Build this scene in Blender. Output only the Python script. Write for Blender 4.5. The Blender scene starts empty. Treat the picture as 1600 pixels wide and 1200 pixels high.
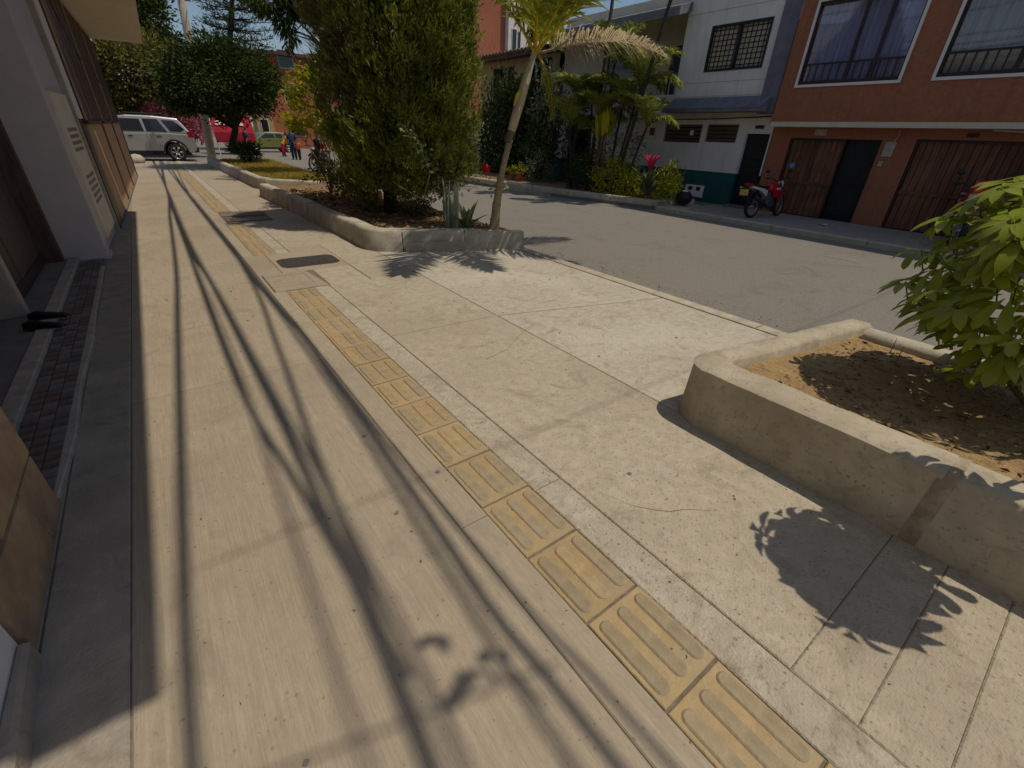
import bpy, bmesh, math, random
import numpy as np
from mathutils import Vector, Matrix
random.seed(7); rng = np.random.default_rng(7)
sc = bpy.context.scene
C = sc.collection
PI = math.pi
R_ = math.radians

# ------------------------------------------------------------------ camera
HCAM = 1.75
F_PX, CX, CY = 689.0, 800.0, 600.0          # focal length in pixels of the 1600 px wide photograph
def _ray(p):
    d = np.array([p[0]-CX, p[1]-CY, F_PX]); return d/np.linalg.norm(d)
_dn = _ray((750.0, 1823.0)); _fy = _ray((205.0, 187.0)); _fy = _fy-_dn*_fy.dot(_dn); _fy /= np.linalg.norm(_fy)
RC = np.array([np.cross(_fy, -_dn), _fy, -_dn])
cam_d = bpy.data.cameras.new('camera'); cam = bpy.data.objects.new('camera', cam_d); C.objects.link(cam)
cam_d.sensor_fit = 'HORIZONTAL'; cam_d.sensor_width = 36.0; cam_d.lens = F_PX/1600*36
cam_d.clip_start = 0.05; cam_d.clip_end = 2000
m = Matrix.Identity(4)
for i in range(3):
    m[i][0] = RC[i, 0]; m[i][1] = -RC[i, 1]; m[i][2] = -RC[i, 2]
m[2][3] = HCAM
cam.matrix_world = m
sc.camera = cam
# survey helpers: where a sight line meets a real plane of the street (ground height z, facade X, depth Y)
def G(px, py, z=0.0):
    d = RC@_ray((px, py)); t = (z-HCAM)/d[2]; return Vector((d[0]*t, d[1]*t, z))
def AX(px, py, X):
    d = RC@_ray((px, py)); t = X/d[0]; return Vector((X, d[1]*t, HCAM+d[2]*t))
def AY(px, py, Y):
    d = RC@_ray((px, py)); t = Y/d[1]; return Vector((d[0]*t, Y, HCAM+d[2]*t))

# ------------------------------------------------------------------ light
SX, SY = 0.345, -0.30                        # direction to the sun is (SX, SY, 1)
sun_vec = Vector((SX, SY, 1)).normalized()
elev = math.asin(sun_vec.z)
w = bpy.data.worlds.new('World'); sc.world = w; w.use_nodes = True
nt = w.node_tree; nt.nodes.clear()
out = nt.nodes.new('ShaderNodeOutputWorld'); bg = nt.nodes.new('ShaderNodeBackground')
sky = nt.nodes.new('ShaderNodeTexSky'); sky.sky_type = 'NISHITA'; sky.sun_disc = False
sky.sun_elevation = elev; sky.sun_rotation = math.atan2(sun_vec.x, sun_vec.y)
sky.air_density = 1.0; sky.dust_density = 0.6; sky.ozone_density = 1.0
bg.inputs['Strength'].default_value = 0.085
tcw = nt.nodes.new('ShaderNodeTexCoord'); nzw = nt.nodes.new('ShaderNodeTexNoise')
nzw.inputs['Scale'].default_value = 3.2; nzw.inputs['Detail'].default_value = 7; nzw.inputs['Roughness'].default_value = 0.62
crw = nt.nodes.new('ShaderNodeValToRGB'); crw.color_ramp.elements[0].position = .50; crw.color_ramp.elements[1].position = .74
mxw = nt.nodes.new('ShaderNodeMixRGB'); mxw.inputs['Color2'].default_value = (8.0, 8.3, 9.0, 1)
nt.links.new(tcw.outputs['Generated'], nzw.inputs['Vector']); nt.links.new(nzw.outputs['Fac'], crw.inputs['Fac'])
nt.links.new(crw.outputs['Color'], mxw.inputs['Fac']); nt.links.new(sky.outputs['Color'], mxw.inputs['Color1'])
nt.links.new(mxw.outputs['Color'], bg.inputs['Color']); nt.links.new(bg.outputs['Background'], out.inputs['Surface'])
sd = bpy.data.lights.new('sun', 'SUN'); sd.energy = 3.35; sd.angle = R_(0.53); sd.color = (1.0, 0.88, 0.69)
sun = bpy.data.objects.new('sun', sd); C.objects.link(sun)
sun.rotation_euler = (-sun_vec).to_track_quat('-Z', 'Y').to_euler(); sun.location = (20, -20, 60)
sc.view_settings.view_transform = 'Standard'; sc.view_settings.look = 'None'
sc.view_settings.exposure = -0.30; sc.view_settings.gamma = 1.0; sc.view_settings.use_curve_mapping = False
sc.render.engine = 'CYCLES'

# ------------------------------------------------------------------ materials
MATS = {}
def mat(name, col, rough=0.8, var=0.12, scale=6.0, col2=None, bump=0.0, bscale=60.0, metal=0.0, spec=0.3, stretch=(1, 1, 1),
        transl=0.0, leaf=False, detail=5.0, speck=0.0, speck_col=(0.05, 0.045, 0.04), speck_scale=90.0, blotch=0.0, blotch_scale=1.1,
        blotch_col=None, emit=None, coat=0.0, piece=0.0, stain=0.0, stain_scale=4.0, stain_col=(0.16, 0.13, 0.10), streak=0.0, groove=0.0, pits=0.0, pit_scale=38.0):
    if name in MATS: return MATS[name]
    M = bpy.data.materials.new(name); MATS[name] = M; M.use_nodes = True
    n = M.node_tree; n.nodes.clear(); L = n.links.new
    o = n.nodes.new('ShaderNodeOutputMaterial'); b = n.nodes.new('ShaderNodeBsdfPrincipled')
    b.inputs['Roughness'].default_value = rough; b.inputs['Metallic'].default_value = metal
    b.inputs['Specular IOR Level'].default_value = spec; b.inputs['Coat Weight'].default_value = coat
    tc = n.nodes.new('ShaderNodeTexCoord'); mp = n.nodes.new('ShaderNodeMapping'); mp.inputs['Scale'].default_value = stretch
    L(tc.outputs['Object'], mp.inputs['Vector'])
    c1 = col; c2 = col2 if col2 else tuple(max(0, x*(1-2*var)) for x in col)
    if not col2: c1 = tuple(min(1, x*(1+var)) for x in col)
    mx = n.nodes.new('ShaderNodeMixRGB'); mx.inputs['Color1'].default_value = (*c1, 1); mx.inputs['Color2'].default_value = (*c2, 1)
    if leaf:
        at = n.nodes.new('ShaderNodeAttribute'); at.attribute_name = 'rnd'; L(at.outputs['Fac'], mx.inputs['Fac'])
    else:
        nz = n.nodes.new('ShaderNodeTexNoise'); nz.inputs['Scale'].default_value = scale; nz.inputs['Detail'].default_value = detail
        nz.inputs['Roughness'].default_value = 0.65
        L(mp.outputs['Vector'], nz.inputs['Vector'])
        rp = n.nodes.new('ShaderNodeValToRGB'); rp.color_ramp.elements[0].position = .3; rp.color_ramp.elements[1].position = .7
        L(nz.outputs['Fac'], rp.inputs['Fac']); L(rp.outputs['Color'], mx.inputs['Fac'])
    colr = mx.outputs['Color']
    if blotch:
        nb = n.nodes.new('ShaderNodeTexNoise'); nb.inputs['Scale'].default_value = blotch_scale; nb.inputs['Detail'].default_value = 4
        nb.inputs['Distortion'].default_value = 0.6
        L(tc.outputs['Object'], nb.inputs['Vector'])
        rb = n.nodes.new('ShaderNodeValToRGB'); rb.color_ramp.elements[0].position = .46; rb.color_ramp.elements[1].position = .66
        rb.color_ramp.elements[1].color = (blotch, blotch, blotch, 1); L(nb.outputs['Fac'], rb.inputs['Fac'])
        m2 = n.nodes.new('ShaderNodeMixRGB'); m2.inputs['Color2'].default_value = (*(blotch_col or tuple(x*.5 for x in col)), 1)
        L(rb.outputs['Color'], m2.inputs['Fac']); L(colr, m2.inputs['Color1']); colr = m2.outputs['Color']
    if speck:
        ns = n.nodes.new('ShaderNodeTexNoise'); ns.inputs['Scale'].default_value = speck_scale; ns.inputs['Detail'].default_value = 2
        L(mp.outputs['Vector'], ns.inputs['Vector'])
        rs = n.nodes.new('ShaderNodeValToRGB'); rs.color_ramp.elements[0].position = .60; rs.color_ramp.elements[1].position = .72
        rs.color_ramp.elements[1].color = (speck, speck, speck, 1); L(ns.outputs['Fac'], rs.inputs['Fac'])
        m3 = n.nodes.new('ShaderNodeMixRGB'); m3.inputs['Color2'].default_value = (*speck_col, 1)
        L(rs.outputs['Color'], m3.inputs['Fac']); L(colr, m3.inputs['Color1']); colr = m3.outputs['Color']
    if stain:                                                     # dirt: irregular patches with ragged edges
        na = n.nodes.new('ShaderNodeTexNoise'); na.inputs['Scale'].default_value = stain_scale; na.inputs['Detail'].default_value = 9; na.inputs['Roughness'].default_value = .72
        na.inputs['Distortion'].default_value = 1.2; L(tc.outputs['Object'], na.inputs['Vector'])
        ra_ = n.nodes.new('ShaderNodeValToRGB'); ra_.color_ramp.elements[0].position = .53; ra_.color_ramp.elements[1].position = .70
        ra_.color_ramp.elements[1].color = (stain, stain, stain, 1); L(na.outputs['Fac'], ra_.inputs['Fac'])
        m4 = n.nodes.new('ShaderNodeMixRGB'); m4.inputs['Color2'].default_value = (*stain_col, 1)
        L(ra_.outputs['Color'], m4.inputs['Fac']); L(colr, m4.inputs['Color1']); colr = m4.outputs['Color']
    if streak:                                                    # rain streaks on a wall
        mq = n.nodes.new('ShaderNodeMapping'); mq.inputs['Scale'].default_value = (5, 5, .35); L(tc.outputs['Object'], mq.inputs['Vector'])
        nq_ = n.nodes.new('ShaderNodeTexNoise'); nq_.inputs['Scale'].default_value = 1.6; nq_.inputs['Detail'].default_value = 6; L(mq.outputs['Vector'], nq_.inputs['Vector'])
        rq = n.nodes.new('ShaderNodeValToRGB'); rq.color_ramp.elements[0].position = .50; rq.color_ramp.elements[1].position = .75
        rq.color_ramp.elements[1].color = (streak, streak, streak, 1); L(nq_.outputs['Fac'], rq.inputs['Fac'])
        m5 = n.nodes.new('ShaderNodeMixRGB'); m5.inputs['Color2'].default_value = (*tuple(x*.55 for x in col), 1)
        L(rq.outputs['Color'], m5.inputs['Fac']); L(colr, m5.inputs['Color1']); colr = m5.outputs['Color']
    hgt = None
    if groove:                                                    # fine lengthwise broom marks
        mg_ = n.nodes.new('ShaderNodeMapping'); mg_.inputs['Scale'].default_value = (150, 2.2, 1); L(tc.outputs['Object'], mg_.inputs['Vector'])
        ng = n.nodes.new('ShaderNodeTexNoise'); ng.inputs['Scale'].default_value = 1.0; ng.inputs['Detail'].default_value = 3; L(mg_.outputs['Vector'], ng.inputs['Vector'])
        rg = n.nodes.new('ShaderNodeMapRange'); rg.inputs['From Min'].default_value = .3; rg.inputs['From Max'].default_value = .7; rg.inputs['To Min'].default_value = 1-groove; rg.inputs['To Max'].default_value = 1+groove
        L(ng.outputs['Fac'], rg.inputs['Value']); hg = n.nodes.new('ShaderNodeHueSaturation'); L(rg.outputs['Result'], hg.inputs['Value']); L(colr, hg.inputs['Color']); colr = hg.outputs['Color']; hgt = ng.outputs['Fac']
    if pits:                                                      # scattered small voids and dark grains
        vo = n.nodes.new('ShaderNodeTexVoronoi'); vo.inputs['Scale'].default_value = pit_scale; L(tc.outputs['Object'], vo.inputs['Vector'])
        sx = n.nodes.new('ShaderNodeSeparateColor'); L(vo.outputs['Color'], sx.inputs['Color'])
        th_ = n.nodes.new('ShaderNodeMapRange'); th_.inputs['From Min'].default_value = .70; th_.inputs['From Max'].default_value = 1.0; th_.inputs['To Min'].default_value = 0; th_.inputs['To Max'].default_value = .26; L(sx.outputs[0], th_.inputs['Value'])
        lt = n.nodes.new('ShaderNodeMath'); lt.operation = 'LESS_THAN'; L(vo.outputs['Distance'], lt.inputs[0]); L(th_.outputs['Result'], lt.inputs[1])
        ml = n.nodes.new('ShaderNodeMath'); ml.operation = 'MULTIPLY'; ml.inputs[1].default_value = pits; L(lt.outputs[0], ml.inputs[0])
        m6 = n.nodes.new('ShaderNodeMixRGB'); m6.inputs['Color2'].default_value = (*tuple(x*.38 for x in col), 1); L(ml.outputs[0], m6.inputs['Fac']); L(colr, m6.inputs['Color1']); colr = m6.outputs['Color']
    if piece:                                                     # every slab, tile or board has its own tone
        oi = n.nodes.new('ShaderNodeObjectInfo'); mr_ = n.nodes.new('ShaderNodeMapRange'); mr_.inputs['To Min'].default_value = 1-piece; mr_.inputs['To Max'].default_value = 1+piece
        L(oi.outputs['Random'], mr_.inputs['Value']); hs = n.nodes.new('ShaderNodeHueSaturation'); L(mr_.outputs['Result'], hs.inputs['Value']); L(colr, hs.inputs['Color']); colr = hs.outputs['Color']
    L(colr, b.inputs['Base Color'])
    if bump:
        nn = n.nodes.new('ShaderNodeTexNoise'); nn.inputs['Scale'].default_value = bscale; nn.inputs['Detail'].default_value = 4
        L(mp.outputs['Vector'], nn.inputs['Vector'])
        bp = n.nodes.new('ShaderNodeBump'); bp.inputs['Strength'].default_value = bump; bp.inputs['Distance'].default_value = 0.02
        L(nn.outputs['Fac'], bp.inputs['Height']); L(bp.outputs['Normal'], b.inputs['Normal'])
    sh = b.outputs['BSDF']
    if transl:
        tr = n.nodes.new('ShaderNodeBsdfTranslucent'); L(colr, tr.inputs['Color'])
        ms = n.nodes.new('ShaderNodeMixShader'); ms.inputs['Fac'].default_value = transl
        L(sh, ms.inputs[1]); L(tr.outputs['BSDF'], ms.inputs[2]); sh = ms.outputs['Shader']
    L(sh, o.inputs['Surface'])
    return M
def glass(name, col=(0.02, 0.022, 0.03), rough=0.06):
    return mat(name, col, rough, 0.05, 1.0, spec=0.6)

mat('path_concrete', (0.38, 0.325, 0.25), 0.92, 0.06, 14, bump=.18, bscale=60, stretch=(2.2, .6, 1), speck=.35, speck_col=(.20, .165, .13), speck_scale=75, blotch=.6, blotch_scale=.8, blotch_col=(.30, .25, .19), piece=.05, stain=.6, stain_scale=2.2, stain_col=(.25, .215, .17), groove=.09, pits=.45, pit_scale=40)
mat('strip_concrete', (0.33, 0.295, 0.25), 0.9, 0.12, 5, bump=.3, bscale=70, piece=.05, stain=.6, stain_scale=3, blotch=.4, blotch_col=(.24, .22, .19))
mat('rough_concrete', (0.455, 0.405, 0.32), 0.95, 0.10, 12, bump=.45, bscale=95, speck=.65, speck_col=(.21, .175, .135), speck_scale=48, blotch=.6, blotch_scale=.8, blotch_col=(.36, .31, .24), piece=.05, stain=.8, stain_scale=3.0, stain_col=(.27, .225, .165), pits=.75, pit_scale=42)
mat('pale_concrete', (0.49, 0.445, 0.365), 0.95, 0.10, 14, bump=.45, bscale=80, speck=.65, speck_col=(.25, .215, .17), speck_scale=42, blotch=.5, blotch_scale=.9, blotch_col=(.60, .56, .475), piece=.04, stain=.85, stain_scale=3.4, stain_col=(.29, .24, .175), pits=.75, pit_scale=40)
mat('band_concrete', (0.475, 0.43, 0.35), 0.95, 0.12, 14, bump=.5, bscale=80, speck=.7, speck_col=(.22, .185, .14), speck_scale=36, blotch=.6, blotch_scale=2.5, blotch_col=(.37, .32, .25), stain=.9, stain_scale=4.5, stain_col=(.25, .21, .155), pits=.8, pit_scale=34)
mat('joint_dark', (0.20, 0.17, 0.13), 1.0, 0.2, 20)
mat('wall_concrete', (0.46, 0.41, 0.32), 0.92, 0.12, 4, bump=.15, bscale=45, speck=.4, speck_col=(.15, .12, .09), speck_scale=40, blotch=.55, blotch_scale=2.2, blotch_col=(.33, .285, .21), stain=.7, stain_scale=5, stain_col=(.23, .19, .13), piece=.05, pits=.6, pit_scale=34)
mat('wall_concrete_pale', (0.50, 0.455, 0.365), 0.92, 0.12, 5, bump=.15, bscale=45, speck=.4, speck_col=(.2, .17, .13), speck_scale=40, blotch=.5, blotch_scale=2.5, blotch_col=(.31, .27, .21), stain=.6, stain_scale=5, stain_col=(.22, .185, .135), piece=.06, pits=.6, pit_scale=34)
mat('kerb_concrete', (0.47, 0.42, 0.33), 0.92, 0.12, 7, bump=.4, bscale=50, blotch=.5, blotch_col=(.30, .25, .18))
mat('asphalt', (0.24, 0.225, 0.20), 0.95, 0.14, 45, bump=.6, bscale=120, speck=.5, speck_col=(.33, .31, .27), speck_scale=110, blotch=.6, blotch_scale=.4, blotch_col=(.235, .215, .185), stain=.5, stain_scale=1.0, stain_col=(.135, .126, .114), pits=.6, pit_scale=22, spec=.2)
mat('asphalt_patch', (0.15, 0.142, 0.13), 0.95, 0.14, 45, bump=.6, bscale=120, speck=.5, speck_col=(.27, .25, .22), speck_scale=110)
mat('ground_soil', (0.14, 0.12, 0.09), 1.0, 0.2, 2)
mat('mortar', (0.38, 0.325, 0.245), 0.95, 0.2, 9, bump=.5, bscale=40, blotch=.6, blotch_scale=6, blotch_col=(.20, .16, .11))
mat('road_paint', (0.25, 0.236, 0.21), 0.9, 0.15, 20, blotch=.9, blotch_scale=6, blotch_col=(.17, .16, .145))
mat('tile_yellow', (0.405, 0.303, 0.165), 0.85, 0.12, 10, bump=.25, bscale=70, blotch=.7, blotch_scale=3.2, blotch_col=(.36, .295, .195), piece=.09, stain=.6, stain_scale=7, stain_col=(.27, .235, .18))
mat('bar_yellow', (0.39, 0.29, 0.16), 0.8, 0.12, 14, bump=.25, bscale=70, blotch=.75, blotch_scale=2.0, blotch_col=(.34, .29, .20), piece=.09, stain=.6, stain_scale=7, stain_col=(.27, .235, .18))
mat('bar_grey', (0.345, 0.278, 0.18), 0.8, 0.12, 14, bump=.25, bscale=70, blotch=.6, blotch_scale=3.0, blotch_col=(.30, .265, .20), piece=.09, stain=.6, stain_scale=7, stain_col=(.27, .235, .18))
mat('iron', (0.085, 0.072, 0.066), 0.6, 0.25, 20, metal=.3, bump=.3)
mat('grate_iron', (0.25, 0.21, 0.165), 0.8, 0.2, 20, bump=.3)
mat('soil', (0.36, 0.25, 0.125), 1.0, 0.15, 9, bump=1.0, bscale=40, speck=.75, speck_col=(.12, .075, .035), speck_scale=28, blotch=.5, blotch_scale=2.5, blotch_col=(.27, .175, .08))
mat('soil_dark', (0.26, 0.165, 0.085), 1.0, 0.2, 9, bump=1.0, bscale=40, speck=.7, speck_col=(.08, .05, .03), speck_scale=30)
mat('clod', (0.34, 0.23, 0.115), 1.0, 0.25, 5, bump=.6)
mat('litter', (0.20, 0.12, 0.06), 1.0, 0.2, 5, leaf=True, col2=(.06, .04, .025))
mat('grass_dry', (0.55, 0.42, 0.08), 0.9, leaf=True, col2=(.36, .29, .06), transl=.3)
mat('white_plaster', (0.66, 0.64, 0.63), 0.9, 0.05, 3, bump=.15, bscale=40, blotch=.3, blotch_scale=1.2, blotch_col=(.52, .49, .47))
mat('cream_plaster', (0.62, 0.56, 0.45), 0.9, 0.06, 3, bump=.15, bscale=40, blotch=.3, blotch_scale=1.5, blotch_col=(.5, .44, .34))
mat('soffit', (0.60, 0.525, 0.42), 0.9, 0.04, 2, blotch=.2, blotch_col=(.5, .43, .33))
mat('lilac_plaster', (0.46, 0.42, 0.43), 0.9, 0.05, 3, bump=.12, bscale=40)
mat('dark_wood', (0.085, 0.05, 0.04), 0.55, 0.25, 4, stretch=(6, 6, .6), bump=.2, bscale=30)
mat('garage_grey', (0.085, 0.062, 0.054), 0.5, 0.15, 4, stretch=(6, 6, .5))
mat('frame_dark', (0.045, 0.03, 0.03), 0.5, 0.2, 6)
mat('frame_pale', (0.36, 0.31, 0.26), 0.5, 0.12, 6)
mat('tan_panel', (0.44, 0.285, 0.165), 0.8, 0.10, 3, blotch=.3, blotch_col=(.33, .21, .12))
mat('brown_panel', (0.10, 0.045, 0.037), 0.6, 0.2, 4)
mat('stone_tan', (0.36, 0.245, 0.15), 0.85, 0.18, 5, bump=.5, bscale=18, blotch=.6, blotch_scale=4, blotch_col=(.22, .165, .12))
mat('stone_grey', (0.25, 0.205, 0.165), 0.85, 0.15, 5, bump=.5, bscale=18, blotch=.5, blotch_scale=4, blotch_col=(.17, .14, .11))
mat('brick_floor', (0.17, 0.125, 0.11), 0.85, 0.25, 5, bump=.3)
mat('step_grey', (0.19, 0.175, 0.175), 0.9, 0.12, 5, bump=.3)
mat('sill_pale', (0.40, 0.36, 0.31), 0.85, 0.15, 8, bump=.3)
mat('house_white', (0.76, 0.73, 0.71), 0.9, 0.05, 2, streak=.35, bump=.1, bscale=30, blotch=.3, blotch_scale=.7, blotch_col=(.56, .52, .49))
mat('house_teal', (0.016, 0.10, 0.095), 0.7, 0.12, 3)
mat('house_orange', (0.35, 0.138, 0.076), 0.85, 0.10, 14, streak=.4, bump=.4, bscale=30, blotch=.4, blotch_scale=1.2, blotch_col=(.29, .112, .062))
mat('brick_far', (0.42, 0.15, 0.085), 0.9, 0.15, 10, blotch=.5, blotch_scale=.6, blotch_col=(.30, .11, .065))
mat('house_beige', (0.50, 0.36, 0.19), 0.9, 0.10, 3, blotch=.4, blotch_col=(.36, .25, .13))
mat('canopy_grey', (0.20, 0.20, 0.25), 0.85, 0.15, 4, bump=.3, blotch=.5, blotch_col=(.13, .13, .17))
mat('roof_tile', (0.15, 0.085, 0.065), 0.9, 0.25, 4, bump=.4)
mat('garage_wood', (0.20, 0.09, 0.05), 0.7, 0.3, 3, piece=.25, stain=.7, stain_scale=2.5, stain_col=(.10, .04, .025), stretch=(5, 5, .5), bump=.3, bscale=20, blotch=.5, blotch_scale=1.4, blotch_col=(.09, .03, .018))
mat('black_metal', (0.025, 0.025, 0.03), 0.5, 0.2, 6, metal=.2)
mat('navy_door', (0.014, 0.018, 0.024), 0.4, 0.2, 4)
glass('glass_dark'); glass('glass_blue', (0.035, 0.035, 0.075), .12)
gm = bpy.data.materials.new('glass_clear'); gm.use_nodes = True; MATS['glass_clear'] = gm; _n = gm.node_tree; _n.nodes.clear()
_o = _n.nodes.new('ShaderNodeOutputMaterial'); _t = _n.nodes.new('ShaderNodeBsdfTransparent'); _g = _n.nodes.new('ShaderNodeBsdfGlossy'); _g.inputs['Roughness'].default_value = .03; _m = _n.nodes.new('ShaderNodeMixShader')
_t.inputs['Color'].default_value = (.8, .82, .86, 1); _m.inputs['Fac'].default_value = .07; _n.links.new(_t.outputs[0], _m.inputs[1]); _n.links.new(_g.outputs[0], _m.inputs[2]); _n.links.new(_m.outputs[0], _o.inputs['Surface'])
mat('curtain_blue', (0.60, 0.57, 0.78), 0.9, 0.2, 3, stretch=(1, 9, .4))
mat('curtain_cream', (0.66, 0.58, 0.47), 0.9, 0.15, 3, stretch=(1, 9, .4))
mat('white_paint', (0.72, 0.70, 0.68), 0.7, 0.05, 5)
mat('plaque', (0.45, 0.40, 0.34), 0.8, 0.2, 12)
mat('pole_concrete', (0.40, 0.35, 0.29), 0.9, 0.1, 4, bump=.3)
mat('cable', (0.02, 0.02, 0.02), 0.6, 0.1, 4)
mat('bark', (0.17, 0.12, 0.08), 0.95, 0.3, 12, stretch=(3, 3, .7), bump=.8, bscale=25)
mat('bark_dark', (0.06, 0.05, 0.04), 0.95, 0.3, 12, stretch=(3, 3, .7), bump=.8, bscale=25)
mat('bark_pale', (0.32, 0.25, 0.17), 0.95, 0.25, 12, stretch=(3, 3, .7), bump=.5, bscale=25)
mat('palm_trunk', (0.34, 0.27, 0.16), 0.9, 0.2, 8, stretch=(1, 1, 6), bump=.6, bscale=14)
mat('palm_shaft', (0.47, 0.40, 0.25), 0.6, 0.12, 6, stretch=(3, 3, .5), blotch=.5, blotch_scale=5, blotch_col=(.36, .27, .16))
mat('palm_yellow', (0.52, 0.40, 0.02), 0.6, 0.12, 6)
LF = dict(leaf=True, rough=0.75, spec=.12)
mat('leaf_cypress', (0.31, 0.34, 0.055), col2=(.09, .12, .026), transl=.3, **LF)
mat('leaf_dead', (0.22, 0.15, 0.095), col2=(.10, .065, .045), **LF)
mat('leaf_dark', (0.085, 0.12, 0.03), col2=(.025, .04, .013), transl=.15, **LF)
mat('leaf_mid', (0.15, 0.17, 0.035), col2=(.05, .068, .016), transl=.25, **LF)
mat('leaf_olive', (0.24, 0.22, 0.055), col2=(.075, .08, .022), transl=.25, **LF)
mat('leaf_bright', (0.50, 0.50, 0.03), col2=(.27, .30, .025), transl=.4, **LF)
mat('leaf_yellow', (0.52, 0.48, 0.02), col2=(.26, .30, .02), transl=.45, **LF)
mat('leaf_pink', (0.62, 0.20, 0.25), col2=(.32, .10, .13), transl=.25, **LF)
mat('leaf_grey', (0.20, 0.24, 0.12), col2=(.07, .10, .05), transl=.2, **LF)
mat('leaf_silver', (0.24, 0.25, 0.18), col2=(.08, .10, .06), transl=.2, **LF)
mat('leaf_rose', (0.26, 0.30, 0.14), col2=(.13, .17, .07), transl=.25, **LF)
mat('leaf_schefflera', (0.37, 0.43, 0.035), col2=(.12, .19, .018), transl=.35, rough=.33, spec=.5, leaf=True)
mat('frond_yellow', (0.42, 0.42, 0.06), col2=(.20, .25, .035), transl=.4, **LF)
mat('frond_dry', (0.52, 0.43, 0.26), col2=(.28, .21, .12), transl=.2, **LF)
mat('frond_green', (0.38, 0.43, 0.09), col2=(.16, .20, .05), transl=.25, **LF)
mat('agave', (0.28, 0.36, 0.15), col2=(.12, .19, .07), transl=.15, **LF)
mat('agave_grey', (0.36, 0.41, 0.30), col2=(.20, .25, .17), transl=.1, **LF)
mat('flower_red', (0.75, 0.012, 0.02), 0.6, 0.1, 5, transl=.3)
mat('flower_pink', (0.70, 0.05, 0.12), col2=(.40, .02, .05), transl=.3, **LF)
mat('car_silver', (0.44, 0.43, 0.42), 0.32, 0.04, 2, metal=.6, coat=.6)
mat('car_green', (0.16, 0.19, 0.05), 0.4, 0.06, 3, coat=.4)
mat('plastic_black', (0.02, 0.02, 0.022), 0.55, 0.2, 6)
mat('tyre', (0.022, 0.021, 0.022), 0.85, 0.2, 20)
mat('alloy', (0.45, 0.44, 0.43), 0.35, 0.08, 5, metal=.8)
mat('lamp_red', (0.22, 0.008, 0.012), 0.25, 0.1, 5)
mat('moto_red', (0.50, 0.008, 0.015), 0.28, 0.05, 4, coat=.5)
mat('moto_white', (0.62, 0.60, 0.60), 0.35, 0.05, 4)
mat('engine', (0.17, 0.17, 0.175), 0.45, 0.2, 10, metal=.7)
mat('plate_yellow', (0.66, 0.40, 0.015), 0.5, 0.08, 12)
mat('awning_red', (0.30, 0.006, 0.022), 0.8, 0.12, 4)
mat('cloth_blue', (0.03, 0.05, 0.10), 0.9, 0.15, 8); mat('cloth_orange', (0.62, 0.13, 0.04), 0.9, 0.15, 8)
mat('cloth_yellow', (0.75, 0.40, 0.02), 0.9, 0.15, 8); mat('cloth_red', (0.50, 0.015, 0.03), 0.9, 0.15, 8)
mat('cloth_dark', (0.02, 0.02, 0.03), 0.9, 0.15, 8); mat('skin', (0.32, 0.16, 0.09), 0.6, 0.1, 8); mat('hair', (0.015, 0.01, 0.01), 0.6, 0.1, 8)
mat('shoe', (0.012, 0.012, 0.013), 0.3, 0.1, 8)
mat('sticker_blue', (0.10, 0.30, 0.62), 0.4, 0.1, 8)
mat('terracotta', (0.42, 0.14, 0.06), 0.9, 0.15, 8)
mat('green_paint', (0.03, 0.30, 0.22), 0.8, 0.2, 10)
mat('lichen', (0.20, 0.19, 0.05), 0.95, 0.2, 10)

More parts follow.
